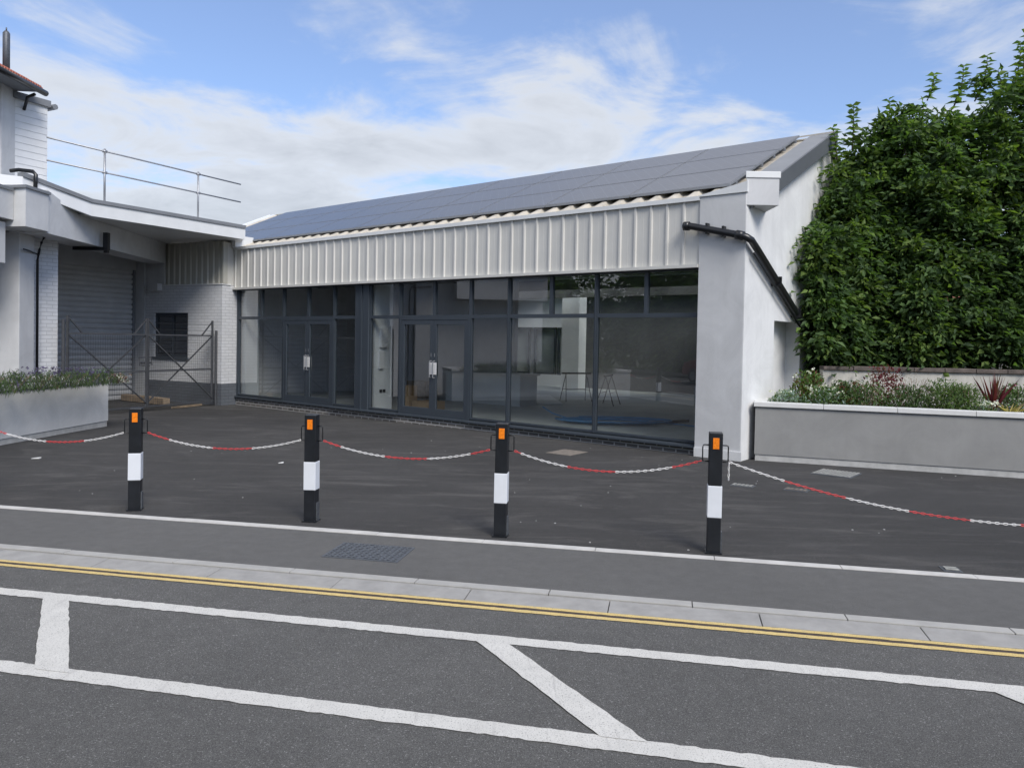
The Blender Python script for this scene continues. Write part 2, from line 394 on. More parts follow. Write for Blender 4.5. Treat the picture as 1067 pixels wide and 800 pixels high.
cover('drain_cover', (.84, 11.35), .42, .5, rad(-37), .0, 'iron_brown', 'brown recessed cover in the asphalt below the shop glazing', 'brown')
cover('drain_grate', (2.72, 8.93), .26, .16, rad(-32), .0, 'iron_pale', 'small cream grate beside the fourth bollard chain, nearer the white pillar', 'slots')
cover('drain_grate', (3.27, 8.72), .26, .16, rad(-32), .0, 'iron_brown', 'small brownish grate right of the cream one, under the red chain', 'slots')
cover('stop_valve_cover', (3.3, 5.69), .13, .13, rad(-11.4), .0, 'iron_pale', 'small pale square valve cover touching the edging strip', 'slots')

m_ = MB()
for k in range(70):
    u, w = R.uniform(-7, 6), R.uniform(6.2, 13); x, y, _ = RD(u, w); s_ = R.uniform(.003, .011); a = R.uniform(0, 3)
    m_.prism([(x+s_*math.cos(a+q)*R.uniform(.6, 1.2), y+s_*math.sin(a+q)*R.uniform(.6, 1.2)) for q in (0, 1.6, 3.1, 4.6)], gz(x, y)-.004, gz(x, y)+s_*.5)
tag(obj('grit', m_, 'plinth'), 'small pale stone chippings scattered on the forecourt', None, None, 'stuff')
for (x, y, s_, l) in ((-6.2, 9.9, .05, 'small scrap of white paper on the asphalt under the leftmost chain'), (-3.0, 9.9, .03, 'tiny scrap of white paper beyond the chain between the first two bollards')):
    m_ = MB(); m_.hexa([(x, y, .002), (x+s_*2, y+.01, .002), (x+s_*2.1, y+s_, .004), (x, y+s_, .002), (x, y, .004), (x+s_*2, y+.01, .012), (x+s_*2.1, y+s_, .02), (x, y+s_, .006)]); tag(obj('paper_scrap', m_, 'coping'), l, 'litter')

# ------------------------------------------------------------------ bollards and chains
def bollard_parts(r):
    h = .952; s_ = .052
    m_ = MB(); m_.box(-s_, s_, -s_, s_, 0, .285); m_.box(-s_, s_, -s_, s_, .535, h); m_.box(-s_+.002, s_-.002, -s_+.002, s_-.002, .28, .54)
    obj('post', m_, 'bollard', r, local=True, bevel=.006)
    m_ = MB(); m_.box(-s_-.003, s_+.003, -s_-.003, s_+.003, .285, .535); obj('white_band', m_, 'bandw', r, local=True, bevel=.004)
    m_ = MB(); m_.box(-.024, .024, -s_-.006, -s_+.002, .825, .912); obj('reflector', m_, 'orange', r, local=True, bevel=.002)
    for sx in (-1, 1):
        m_ = MB(); x0 = sx*s_; x1 = sx*(s_+.046)
        m_.tube([(x0-sx*.005, 0, .85), (x1-sx*.012, 0, .85), (x1-sx*.003, 0, .846), (x1, 0, .835), (x1, 0, .735), (x1-sx*.003, 0, .724), (x1-sx*.012, 0, .72), (x0-sx*.005, 0, .72)], .005, 8)
        obj('chain_loop', m_, 'black', r, local=True, smooth=True)
    m_ = MB(); m_.box(s_+.001, s_+.012, -.03, .03, 0, .17); obj('base_bracket', m_, 'iron', r, local=True)
    m_ = MB(); m_.box(-s_-.012, s_+.012, -s_-.012, s_+.012, -.02, .012); obj('base_plate', m_, 'bollard', r, local=True)
bpos = [(-3.5, 7.15), (-1.77, 6.84), (-.07, 6.44), (1.62, 6.05)]
d0 = (bpos[0][0]-1.72, bpos[0][1]+.32); d5 = (6.05, 5.13)
labs = ['black and white square bollard in front of the mesh gate, first from the left', 'black and white square bollard in front of the left glazed door',
        'black and white square bollard in front of the brown recessed cover', 'black and white square bollard in front of the white pillar, nearest on the right']
allb = [(p, l) for p, l in zip(bpos, labs)]+[(d0, 'black and white square bollard just outside the left edge'), (d5, 'black and white square bollard beyond the right edge, past the long chain'),
        ((d0[0]-1.72, d0[1]+.33), 'black and white square bollard farther left outside the view, mirrored in the rightmost pane'), ((d0[0]-3.44, d0[1]+.66), 'black and white square bollard farthest left outside the view, mirrored beside the middle mullion')]
first = root('bollard', (0, 0, 0), '', 'bollard', 'bollards along the edge of the forecourt'); bollard_parts(first)
def copy_tree(o, parent=None):
    c = o.copy(); COL.objects.link(c); c.parent = parent
    for ch in list(o.children): copy_tree(ch, c)
    return c
tilt = [.2, -.3, .25, .1, 0, 0, 0, 0]
for i, (p, l) in enumerate(allb):
    b_ = first if i == 0 else copy_tree(first)
    b_.location = (p[0], p[1], 0); b_.rotation_euler = (rad(R.uniform(-.4, .4)), rad(tilt[i]), rad([14, -6, -8, -11, -11, -11, -11, -11][i])); b_['label'] = l

def link_mesh(mb, c, t, roll, L=.036, Wd=.019, r=.0034):
    t = V3(*t); t /= np.linalg.norm(t); s1 = np.cross(t, (0, 0, 1)); s1 /= np.linalg.norm(s1); s2 = np.cross(s1, t)
    s_ = s1*math.cos(roll)+s2*math.sin(roll); k = Wd/2-r; h = L/2-r-k
    pts = []
    for a in (-90, -45, 0, 45, 90): pts.append(V3(*c)+t*(h+k*math.cos(rad(a)))+s_*k*math.sin(rad(a)))
    for a in (90, 135, 180, 225, 270): pts.append(V3(*c)+t*(-h+k*math.cos(rad(a)))+s_*k*math.sin(rad(a)))
    mb.tube(pts, r, 6, closed=True)
def chain(a, b, sag, segs, label, dangle=0):
    """segs: list of (end fraction, 'r' or 'w')"""
    a, b = V3(*a), V3(*b); r = root('plastic_chain', tuple((a+b)/2-V3(0, 0, sag)), label, 'chain', 'red and white plastic chains between the bollards')
    n = int(np.linalg.norm(b-a)*1.02/.0285); P = lambda t: a+(b-a)*t-V3(0, 0, 1)*4*sag*t*(1-t)
    mbs = []; prev = 0.
    for e, c in segs: mbs.append((prev, e, c, MB())); prev = e
    for i in range(n):
        t = (i+.5)/n; p = P(t); d = P(min(1, t+.01))-P(max(0, t-.01))
        for s0, e, c, m_ in mbs:
            if s0 <= t < e: link_mesh(m_, p, d, (.35 if i % 2 else 1.9)+R.uniform(-.2, .2))
    if dangle:
        m_ = [x for x in mbs if x[2] == 'w'][0][3]
        for i in range(dangle): link_mesh(m_, a+V3(0, 0, -.02-i*.0285), (0, 0.01, -1), .2 if i % 2 else 1.8)
    for s0, e, c, m_ in mbs:
        if m_.v: obj('red_links' if c == 'r' else 'white_links', m_, 'red' if c == 'r' else 'whitep', r, smooth=True)
def anch(i, s_, z=.722):
    p = allb[i][0]; a_ = [rad(x) for x in (14, -6, -8, -11, -11, -11, -11, -11)][i]
    return (p[0]+s_*.105*math.cos(a_), p[1]+s_*.105*math.sin(a_), z)
chain(anch(6, 1), anch(4, -1), .12, [(.3, 'w'), (.6, 'r'), (1, 'w')], 'red and white chain further left, outside the view')
chain(anch(7, 1), anch(6, -1), .12, [(.3, 'r'), (.6, 'w'), (1, 'r')], 'red and white chain farthest left, outside the view')
chain(anch(4, 1), anch(0, -1), .12, [(.16, 'r'), (.46, 'w'), (.73, 'r'), (1, 'w')], 'red and white chain sagging left of the first bollard, across the low grey planter')
chain(anch(0, 1), anch(1, -1), .115, [(.15, 'r'), (.435, 'w'), (.7, 'r'), (1, 'w')], 'red and white chain between the first and second bollards from the left')
chain(anch(1, 1), anch(2, -1), .115, [(.11, 'r'), (.38, 'w'), (.64, 'r'), (.9, 'w'), (1, 'r')], 'red and white chain between the second and third bollards from the left')
chain(anch(2, 1), anch(3, -1), .13, [(.04, 'r'), (.3, 'w'), (.56, 'r'), (.86, 'w'), (1, 'r')], 'red and white chain from the third bollard to the one before the white pillar')
chain(anch(3, 1), anch(5, -1, .72), .36, [(.1, 'w'), (.2, 'r'), (.305, 'w'), (.4, 'r'), (.48, 'w'), (.58, 'r'), (.68, 'w'), (.78, 'r'), (.9, 'w'), (1, 'r')], 'long red and white chain drooping from the last bollard to the right edge', 5)

# ------------------------------------------------------------------ the shop building
shop = root('shop_building', F(6, 3, 0), 'long low shop with ribbed cladding, glazed front and solar panels on its roof', 'building')
def part(name, mb, mat, parent=None, **k): return obj(name, mb, mat, parent or shop, **k)
UL = 12.33; HEAD = 2.77; CT = 3.79; SL = .456
# glazing
WL = [0.0, 1.83, 3.65, 4.56, 6.45, 7.36, 7.79, 8.53, 10.38, 12.25]
fw = .033
def light(u0, u1, z0, z1, name='window', par=None, dep=.07, f_=fw, mat='glass', w0=0.0):
    m_ = MB()
    for a in ((u0, u0+f_, z0, z1), (u1-f_, u1, z0, z1), (u0+f_, u1-f_, z0, z0+f_), (u0+f_, u1-f_, z1-f_, z1)): F.box(m_, a[0], a[1], w0, w0+dep, a[2], a[3])
    o = part(name, m_, 'anth', par)
    g_ = MB(); F.box(g_, u0+f_-.005, u1-f_+.005, w0+.03, w0+.04, z0+f_-.005, z1-f_+.005); obj('pane', g_, mat, o)
    return o
ZS, ZT = .17, 2.07
tops = [0, .92, 1.83, 2.73, 3.65, 4.56, 5.5, 6.45, 7.36]
for a, b_ in zip(tops, tops[1:]): light(a, b_, ZT, HEAD)
tops = [7.79, 8.53, 9.44, 10.38, 11.27, 12.25]
for a, b_ in zip(tops, tops[1:]): light(a, b_, ZT, HEAD)
for a, b_ in ((0, 1.83), (1.83, 3.65), (3.65, 4.56), (6.45, 7.36), (7.79, 8.53), (10.38, 12.25)): light(a, b_, ZS, ZT)
def door_pair(u0, u1):
    m_ = MB(); F.box(m_, u0, u0+.05, -.012, .08, .13, ZT); F.box(m_, u1-.05, u1, -.012, .08, .13, ZT); F.box(m_, u0+.05, u1-.05, -.012, .08, ZT-.06, ZT-.001)
    part('door_frame', m_, 'anth')
    mid = (u0+u1)/2
    for a, b_, s_ in ((u0+.053, mid-.002, 1), (mid+.002, u1-.053, -1)):
        m_ = MB(); t = .085
        F.box(m_, a, a+t, -.005, .05, .15, ZT-.063); F.box(m_, b_-t, b_, -.005, .05, .15, ZT-.063)
        F.box(m_, a+t, b_-t, -.005, .05, .15, .15+.15); F.box(m_, a+t, b_-t, -.005, .05, ZT-.063-.09, ZT-.063)
        d = part('door', m_, 'anth', bevel=.003)
        g_ = MB(); F.box(g_, a+t-.004, b_-t+.004, .016, .026, .295, ZT-.148); obj('pane', g_, 'glass', d)
        e = b_-.045 if s_ == 1 else a+.045
        h = MB(); h.tube([F(e, -.006, .9), F(e, -.05, .9), F(e, -.05, 1.22), F(e, -.006, 1.22)], .011, 8); obj('handle', h, 'steel', d)
        h = MB(); F.box(h, e-.055, e+.055, -.012, -.006, .96, 1.19); obj('notice', h, 'whitep', d)
        h = MB()
        for q in range(4): F.box(h, e-.035, e+.03, -.0135, -.0122, 1.0+q*.04, 1.01+q*.04)
        obj('notice_print', h, 'counter', d)
        h = MB(); F.box(h, e-.006, e+.006, -.012, -.004, 1.3, 1.37); obj('lock', h, 'steel', d)
door_pair(4.56, 6.45); door_pair(8.53, 10.38)
m_ = MB(); F.box(m_, 7.36, 7.79, -.03, .1, .13, HEAD); part('post_casing', m_, 'anth', bevel=.01)
m_ = MB(); F.box(m_, 7.55, 7.60, -.055, -.03, .13, HEAD); part('post_fin', m_, 'anth')
m_ = MB(); F.box(m_, 12.25, UL, -.01, .1, .13, HEAD); part('end_jamb', m_, 'anth')
m_ = MB()
for a, b_ in ((0, 4.56), (4.56, 6.45), (6.45, 8.53), (8.53, 10.38), (10.38, UL+.05)):
    dd = .11 if (b_-a) > 2 else .07
    m_.prism([F(a, -dd)[:2], F(b_-.004, -dd)[:2], F(b_-.004, .12)[:2], F(a, .12)[:2]], .11, [.14, .14, .168, .168])
part('window_sill', m_, 'anth')
for a in (1.83, 3.65, 6.45, 8.53, 10.38):
    m_ = MB(); F.box(m_, a-.012, a+.012, -.012, 0, ZS, HEAD); part('mullion_cap', m_, 'anth')
m_ = MB(); F.box(m_, 0, UL+.03, -.02, .2, -.15, .108); part('brick_plinth', m_, 'brick_plinth', uv=True)
# cladding
def ribs(mb, fr, u0, u1, w, z0, z1, pitch=.272, d=.026, rw=.03, th_=.01, z1s=None):
    """trapezoidal sheet with narrow ribs standing proud towards -w"""
    prof = []; u = u0
    while u < u1-1e-6:
        e = min(u+pitch, u1); k = pitch-rw-.024
        for du, dw in ((0, 0), (k*.49, 0), (k*.5, .002), (k*.51, 0), (k, 0), (k+.012, d), (k+.012+rw, d)):
            if u+du < u1: prof.append((u+du, w-dw))
        u += pitch
    prof.append((u1, w)); n = len(prof)
    vs = []
    for (a, b_) in prof:
        for q, zz in ((0, z0), (0, z1), (th_, z0), (th_, z1)): vs.append(fr(a, b_+q, zz))
    fs = []
    for i in range(n-1):
        o = 4*i; p = o+4
        fs += [(o, p, p+1, o+1), (o+2, o+3, p+3, p+2), (o, o+2, p+2, p), (o+1, p+1, p+3, o+3)]
    fs += [(0, 1, 3, 2), (4*n-4, 4*n-2, 4*n-1, 4*n-3)]
    mb.add(vs, fs)
m_ = MB(); ribs(m_, F, .01, 12.56, -.1, HEAD+.02, CT-.04); part('wall_cladding', m_, 'clad')
m_ = MB(); F.box(m_, .0, 12.58, -.16, -.02, HEAD-.012, HEAD+.035); part('drip_flashing', m_, 'clad')
m_ = MB(); F.box(m_, 0, 12.5, -.02, .18, HEAD+.003, 3.6); part('lintel', m_, 'render_pale')
m_ = MB(); F.box(m_, .0, 12.6, -.15, .02, CT-.06, CT+.005); part('eaves_flashing', m_, 'flash_white')
m_ = MB(); F.box(m_, 12.58, 12.64, -.16, .1, HEAD-.01, CT); part('corner_flashing', m_, 'flash_white')
m_ = MB(); F.box(m_, 12.1, 12.75, -.2, .3, CT+.006, CT+.28); part('eaves_box', m_, 'flash_white')
# roof: trapezoidal sheet laid up the slope
def RP(u, s_, dz=0): return F(u, s_, 3.72+SL*s_+dz)
S1 = 3.45
m_ = MB(); prof = []; u = -.33
while u < 16.1:
    for du, dz in ((0, 0), (.17, 0), (.21, .06), (.29, .06), (.33, 0)):
        prof.append((u+du, dz))
    u += .33
vs = []
for a, dz in prof:
    for s_, q in ((-.015, 0), (S1, 0), (-.015, -.02), (S1, -.02)): vs.append(RP(a, s_, .045+dz+q))
n = len(prof); fs = []
for i in range(n-1):
    o = 4*i; p = o+4; fs += [(o, p, p+1, o+1), (o+2, o+3, p+3, p+2), (o, o+2, p+2, p), (o+1, p+1, p+3, o+3)]
m_.add(vs, fs); part('roof', m_, 'roofsheet')
m_ = MB()   # rear slope and structural deck
m_.hexa([RP(-.75, -.02, -.15), RP(16.1, -.02, -.15), RP(16.1, S1, -.15), RP(-.75, S1, -.15), RP(-.75, -.02, .0), RP(16.1, -.02, .0), RP(16.1, S1, .0), RP(-.75, S1, .0)])
zr = 3.72+SL*S1
m_.hexa([F(-.75, S1, zr-.15), F(16.1, S1, zr-.15), F(16.1, 6.9, 3.6), F(-.75, 6.9, 3.6), F(-.75, S1, zr), F(16.1, S1, zr), F(16.1, 6.9, 3.75), F(-.75, 6.9, 3.75)])
F.box(m_, -.75, 16.1, 6.9, 7.4, 3.55, 3.7); F.box(m_, -.75, 16.1, 10.2, 11, 3.55, 3.7); F.box(m_, -.75, 3.1, 7.4, 10.2, 3.55, 3.7); F.box(m_, 11.5, 16.1, 7.4, 10.2, 3.55, 3.7)
part('roof_deck', m_, 'flash_grey')
m_ = MB(); m_.hexa([RP(-.8, S1-.16, .06), RP(16.15, S1-.16, .06), F(16.15, S1+.16, zr+.0), F(-.8, S1+.16, zr+.0), RP(-.8, S1-.16, .085), RP(16.15, S1-.16, .085), F(16.15, S1+.16, zr+.03), F(-.8, S1+.16, zr+.03)])
# make it a shallow cap
m_.hexa([RP(-.8, S1-.05, .1), RP(16.15, S1-.05, .1), F(16.15, S1+.05, zr+.1), F(-.8, S1+.05, zr+.1), RP(-.8, S1-.05, .12), RP(16.15, S1-.05, .12), F(16.15, S1+.05, zr+.12), F(-.8, S1+.05, zr+.12)])
part('ridge_cap', m_, 'roofsheet')
def verge(u0, u1, s0, s1, dz0, dz1):
    m = MB(); m.hexa([RP(u0, s0, dz0), RP(u1, s0, dz0), RP(u1, s1, dz0), RP(u0, s1, dz0), RP(u0, s0, dz1), RP(u1, s0, dz1), RP(u1, s1, dz1), RP(u0, s1, dz1)]); return m
part('verge_flashing', verge(-.82, -.42, -.02, S1, .045, .1), 'flash_grey')
part('barge_board', verge(-.86, -.82, .45, S1+.05, -.14, .11), 'flash_dark')
part('verge_flashing', verge(15.8, 16.2, -.1, S1, .045, .12), 'flash_white')
part('barge_board', verge(16.2, 16.24, -.1, S1+.05, -.1, .13), 'flash_white')
# solar panels: three rows
rows = [(.28, 1.25), (1.28, 2.25), (2.28, 3.25)]
pw = 1.7; u = -.28; k = 0
while u+pw < 15.9:
    for s0, s1 in rows:
        m_ = verge(u, u+pw-.02, s0, s1, .13, .165); p_ = part('solar_panel', m_, 'flash_grey')
        m_ = verge(u+.012, u+pw-.032, s0+.012, s1-.012, .16, .168); obj('solar_cells', m_, 'solar', p_, uv=True)
    u += pw
for s_ in (.5, 1.03, 1.5, 2.03, 2.5, 3.03):
    m_ = verge(-.3, 14.95, s_-.02, s_+.02, .08, .128); part('panel_rail', m_, 'steel')
# pillar, gable wall
m_ = MB(); F.box(m_, -.7, -.001, -.13, .3, -.1, CT-.01); part('front_pillar', m_, 'render_grey_and_shade', bevel=.008)  # same paint as the gable, with shade put into the grey
m_ = MB(); m_.hexa([F(-.72, -.15, CT-.01), F(0.0, -.15, CT-.01), F(0.0, .3, CT-.01), F(-.72, .3, CT-.01), F(-.72, -.15, CT+.14), F(0.0, -.15, CT+.01), F(0.0, .3, CT+.12), F(-.72, .3, CT+.24)])
part('pillar_capping', m_, 'flash_white')
def gab(s0, s1, z0, z1a, z1b, u0=-.705, u1=-.45, m=None):
    m = m or MB(); m.hexa([F(u0, s0, z0), F(u1, s0, z0), F(u1, s1, z0), F(u0, s1, z0), F(u0, s0, z1a), F(u1, s0, z1a), F(u1, s1, z1b), F(u0, s1, z1b)]); return m
rz = lambda s_: 3.72+SL*s_-.15
m_ = MB(); gab(-.128, 1.06, -.1, rz(-.02), rz(1.06), m=m_); gab(1.06, 2.26, 2.02, rz(1.06), rz(2.26), m=m_); gab(2.26, S1, -.1, rz(2.26), rz(S1), m=m_)
gab(S1, 6.9, -.1, rz(S1), 3.6, m=m_); gab(6.9, 11, -.1, 3.55, 3.55, m=m_)
gab(1.04, 2.28, -.1, 2.1, 2.1, u0=-.47, u1=-.3, m=m_)
part('gable_wall', m_, 'render_white')
m_ = MB(); m_.prism([(3.24, 10.80), (3.70, 10.80), (3.70, 11.45), (3.45, 11.3)], 3.60, 3.98); part('parapet_corbel', m_, 'render_pale', bevel=.006)
m_ = MB(); m_.prism([(3.225, 10.785), (3.715, 10.785), (3.715, 11.5), (3.42, 11.35)], 3.98, 4.07); part('corbel_capping', m_, 'flash_white', bevel=.006)
# rainwater pipe across the pillar and down the gable
m_ = MB(); m_.tube([F(.17, -.2, 3.36), F(.10, -.21, 3.355), F(-.66, -.21, 3.17), F(-.74, -.2, 3.14), F(-.79, -.14, 3.1), F(-.79, .12, 2.98), F(-.79, 2.42, 1.86), F(-.79, 2.5, 1.78), F(-.79, 2.52, 1.0)], .051, 14)
m_.tube([F(.2, -.2, 3.362), F(.12, -.205, 3.357)], .066, 14); m_.tube([F(-.6, -.21, 3.185), F(-.70, -.205, 3.155)], .066, 14); m_.tube([F(-.79, 2.36, 1.885), F(-.79, 2.46, 1.83)], .066, 14)
part('downpipe', m_, 'black', smooth=True)
m_ = MB(); m_.tube([F(-.79, -.02, 2.93), F(-.79, 2.3, 1.79)], .018, 8); part('conduit', m_, 'black', smooth=True)
for u_, w_, z_ in ((-.4, -.16, 3.235), (-.15, -.16, 3.295)):
    m_ = MB(); F.box(m_, u_-.015, u_+.015, w_-.06, w_+.03, z_-.07, z_+.085); part('pipe_clip', m_, 'black')
for s_ in (.9, 1.8):
    m_ = MB(); z_ = 2.98-(s_-.12)*.487; F.box(m_, -.86, -.706, s_-.015, s_+.015, z_-.07, z_+.07); part('pipe_clip', m_, 'black')
m_ = MB(); F.box(m_, -.72, -.002, -.145, -.131, -.05, .13); part('pillar_base_band', m_, 'render_white')
# rear and side walls
m_ = MB(); F.box(m_, -.3, 16, 10.8, 11, -.1, 3.55); F.box(m_, 15.9, 16.1, 0.1, 10.8, -.1, 3.6); part('rear_wall', m_, 'render_white')
# interior
m_ = MB(); F.box(m_, -.3, 15.9, .2, 10.8, -.1, .12); part('interior_floor', m_, 'int_floor')
for k in range(6):
    a = 3.1+k*8.4/6; m_ = MB(); F.box(m_, a, a+.06, 7.4, 10.2, 3.56, 3.74); F.box(m_, a+.06, a+1.4, 7.4, 7.46, 3.56, 3.74); w_ = part('added_rooflight', m_, 'anth')  # unseen rooflights added to bring daylight into the dim interior
    m2 = MB(); F.box(m2, a+.06, a+1.4, 7.46, 10.2, 3.66, 3.67); obj('pane', m2, 'glass', w_)
m_ = MB(); F.box(m_, -.3, 15.9, .18, 7.4, 3.2, 3.3); F.box(m_, -.3, 15.9, 10.2, 10.8, 3.2, 3.3); F.box(m_, -.3, 3.1, 7.4, 10.2, 3.2, 3.3); F.box(m_, 11.5, 15.9, 7.4, 10.2, 3.2, 3.3); part('ceiling', m_, 'int_wall')
m_ = MB(); F.box(m_, 12.4, 15.9, 10.6, 10.8, .12, 3.2)
F.box(m_, 9, 12.4, 10.6, 10.8, .12, .5); F.box(m_, 9, 12.4, 10.6, 10.8, 2.1, 3.2)
part('interior_wall', m_, 'int_wall')
m_ = MB(); F.box(m_, -.3, -.2, .2, 10.8, .12, 3.2); F.box(m_, -.2, 9.0, 10.59, 10.8, .12, 3.2); part('side_room_wall', m_, 'int_dark')
m_ = MB(); F.box(m_, 7.33, 7.45, .12, .62, .12, 3.2); part('partition_nib', m_, 'int_wall')
m_ = MB(); F.box(m_, 12.1, 12.3, .12, .5, .12, 3.2); part('partition_nib', m_, 'int_wall')
m_ = MB(); F.box(m_, 7.5, 15, 5, 5.15, .12, 3.2); F.box(m_, 12.3, 12.45, .5, 5, .12, 3.2); part('back_room_wall', m_, 'int_mid')
m_ = MB(); F.box(m_, 8.3, 8.95, 9.2, 9.6, .12, 3.2); part('interior_column', m_, 'int_wall')
for a in (9.2, 10.2, 11.3):
    m_ = MB(); F.box(m_, a, a+.06, 10.62, 10.7, .5, 2.1); F.box(m_, a+.85, a+.91, 10.62, 10.7, .5, 2.1); F.box(m_, a, a+.91, 10.62, 10.7, 2.04, 2.1); F.box(m_, a, a+.91, 10.62, 10.7, .5, .56)
    w_ = part('rear_window', m_, 'anth'); m2 = MB(); F.box(m2, a+.05, a+.86, 10.65, 10.66, .55, 2.05); obj('pane', m2, 'glass', w_)
m_ = MB(); F.box(m_, 7.26, 7.33, .25, .42, 1.45, 1.85); part('meter_cabinet', m_, 'whitep')
m_ = MB(); F.box(m_, 7.28, 7.33, .22, .34, 1.0, 1.38); part('fuse_board', m_, 'whitep')
m_ = MB(); F.box(m_, 7.31, 7.33, .27, .33, .5, .56); F.box(m_, 7.31, 7.33, .36, .42, .5, .56); part('wall_socket', m_, 'black')
for k in range(3):   # roof trusses inside give the fanlights something to show
    m_ = MB(); F.box(m_, -.2, 12.3, 2.4+3*k, 2.55+3*k, 2.95, 3.19); part('ceiling_beam', m_, 'int_dark')

# loose things inside
m_ = MB(); F.box(m_, 5.95, 8.3, 3.3, 3.95, .12, .82); r = root('shop_counter', F(7, 3.6, .12), 'grey panelled counter with pale top inside the shop', 'counter'); obj('counter_front', m_, 'counter', r)
m_ = MB(); F.box(m_, 5.9, 8.35, 3.22, 4.0, .82, .86); obj('worktop', m_, 'coping', r)
m_ = MB(); F.box(m_, 7.15, 7.42, .95, 1.2, .12, .62); tag(obj('cardboard_box', m_, 'card'), 'tall brown cardboard box on the floor behind the right glazed door', 'box')
m_ = MB(); F.box(m_, 6.6, 7.1, 1.0, 1.5, .12, .3); tag(obj('cardboard_box', m_, 'card'), 'low flat cardboard box beside the tall one inside the shop', 'box')
m_ = MB(); m_.hexa([F(6.2, 4.0, .13), F(5.5, 4.4, .13), F(7.5, 6.6, .13), F(7.9, 6.2, .13), F(6.2, 4.0, .16), F(5.5, 4.4, .16), F(7.5, 6.6, .16), F(7.9, 6.2, .16)]); tag(obj('plasterboard_sheet', m_, 'flash_white'), 'white board lying flat on the shop floor right of the counter', 'board')
def trestle(c, rot, label):
    r = root('trestle', (c[0], c[1], .12), label, 'trestle', 'black metal trestles standing on the shop floor')
    ca, sa = math.cos(rot), math.sin(rot); P = lambda x, y, z: (c[0]+x*ca-y*sa, c[1]+x*sa+y*ca, .12+z)
    for sx in (-.35, .35):
        for sy in (-.22, .22): mb_ = MB(); mb_.tube([P(sx, sy, 0), P(sx*.8, 0, .7)], .012, 6); obj('leg', mb_, 'black', r)
    mb_ = MB(); mb_.bar(P(-.4, 0, .71), P(.4, 0, .71), .04); obj('top_bar', mb_, 'black', r)
    mb_ = MB(); mb_.tube([P(-.33, .12, .3), P(.33, .12, .3)], .008, 6); mb_.tube([P(-.33, -.12, .3), P(.33, -.12, .3)], .008, 6); obj('cross_bar', mb_, 'black', r)
trestle((1.65, 19.6), .3, 'black trestle nearer the white sheet on the floor')
trestle((2.35, 18.6), 1.2, 'black trestle nearer the dark right hand pane')
m_ = MB(); c = F(2.6, 1.9)
for k in range(5):
    rr = .75+.05*k; m_.tube([(c[0]+rr*math.cos(a)*1.15, c[1]+rr*math.sin(a)*.55, .14+.012*k) for a in [k*.7+2*math.pi*i/40 for i in range(37)]], .014, 6)
m_.tube([(c[0]-.8, c[1]+.5, .14), (c[0]-1.1, c[1]+.9, .2), (c[0]-1.3, c[1]+1., .32)], .014, 6); m_.tube([(c[0]+.8, c[1]+.2, .14), (c[0]+1.3, c[1]-.3, .14), (c[0]+1.75, c[1]-1.1, .14)], .014, 6)
tag(obj('blue_pipe_coil', m_, 'blue', smooth=True), 'loose coil of blue plastic pipe on the shop floor', 'pipe')
m_ = MB(); m_.bar((2.35, 14.15, .15), (3.45, 14.9, .15), .05); tag(obj('metal_bar', m_, 'black'), 'long dark bar lying on the floor behind the rightmost pane', 'bar')
m_ = MB(); F.box(m_, 8.9, 9.6, 3.2, 3.6, .12, .55); tag(obj('storage_crate', m_, 'timber'), 'dark crate on the floor behind the left glazed door', 'crate')

# ------------------------------------------------------------------ depot building on the left
depot = root('depot_building', (-9.5, 16, 0), 'rendered depot building with flat canopy, grey roller shutter and white brick office wall', 'building')
def dpart(name, mb, mat, parent=None, **k): return obj(name, mb, mat, parent or depot, **k)
# office wall
Z0, ZB, ZW = -.15, .46, 2.86
wu0, wu1, wz0, wz1 = 1.19, 2.45, 1.06, 2.18
def wallpieces(z0, z1, hole):
    m = MB()
    if hole:
        Q.box(m, 0, wu0, 0, .22, z0, z1); Q.box(m, wu1, 3.25, 0, .22, z0, z1); Q.box(m, wu0, wu1, 0, .22, z0, wz0); Q.box(m, wu0, wu1, 0, .22, wz1, z1)
    else: Q.box(m, -.006, 3.25, -.006, .22, z0, z1)
    return m
dpart('office_wall', wallpieces(ZB, ZW, True), 'brick_white', uv=True)
dpart('wall_base', wallpieces(Z0, ZB, False), 'brick_grey', uv=True)
m_ = MB(); Q.box(m_, 0, .22, .221, .62, ZB, ZW); dpart('end_pier', m_, 'brick_white', uv=True)
m_ = MB(); Q.box(m_, -.006, .22, .221, .62, Z0, ZB); dpart('pier_base', m_, 'brick_grey', uv=True)
m_ = MB(); Q.box(m_, -.02, 2.15, -.02, .25, ZW, ZW+.03); dpart('wall_capping', m_, 'flash_white')
m_ = MB(); Q.box(m_, 2.1, 3.25, .02, .22, ZW, 3.95); dpart('upper_wall', m_, 'render_pale')
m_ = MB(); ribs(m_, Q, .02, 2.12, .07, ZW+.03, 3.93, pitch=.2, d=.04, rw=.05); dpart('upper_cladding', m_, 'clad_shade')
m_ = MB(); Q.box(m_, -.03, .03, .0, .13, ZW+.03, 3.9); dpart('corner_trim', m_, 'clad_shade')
m_ = MB(); Q.box(m_, .0, .06, .13, 1.2, ZW, 3.9); dpart('side_cladding', m_, 'clad')
m_ = MB(); Q.box(m_, 2.15, 2.5, -.14, 0.0, ZW-.12, ZW+.06); dpart('wall_duct', m_, 'render_pale')
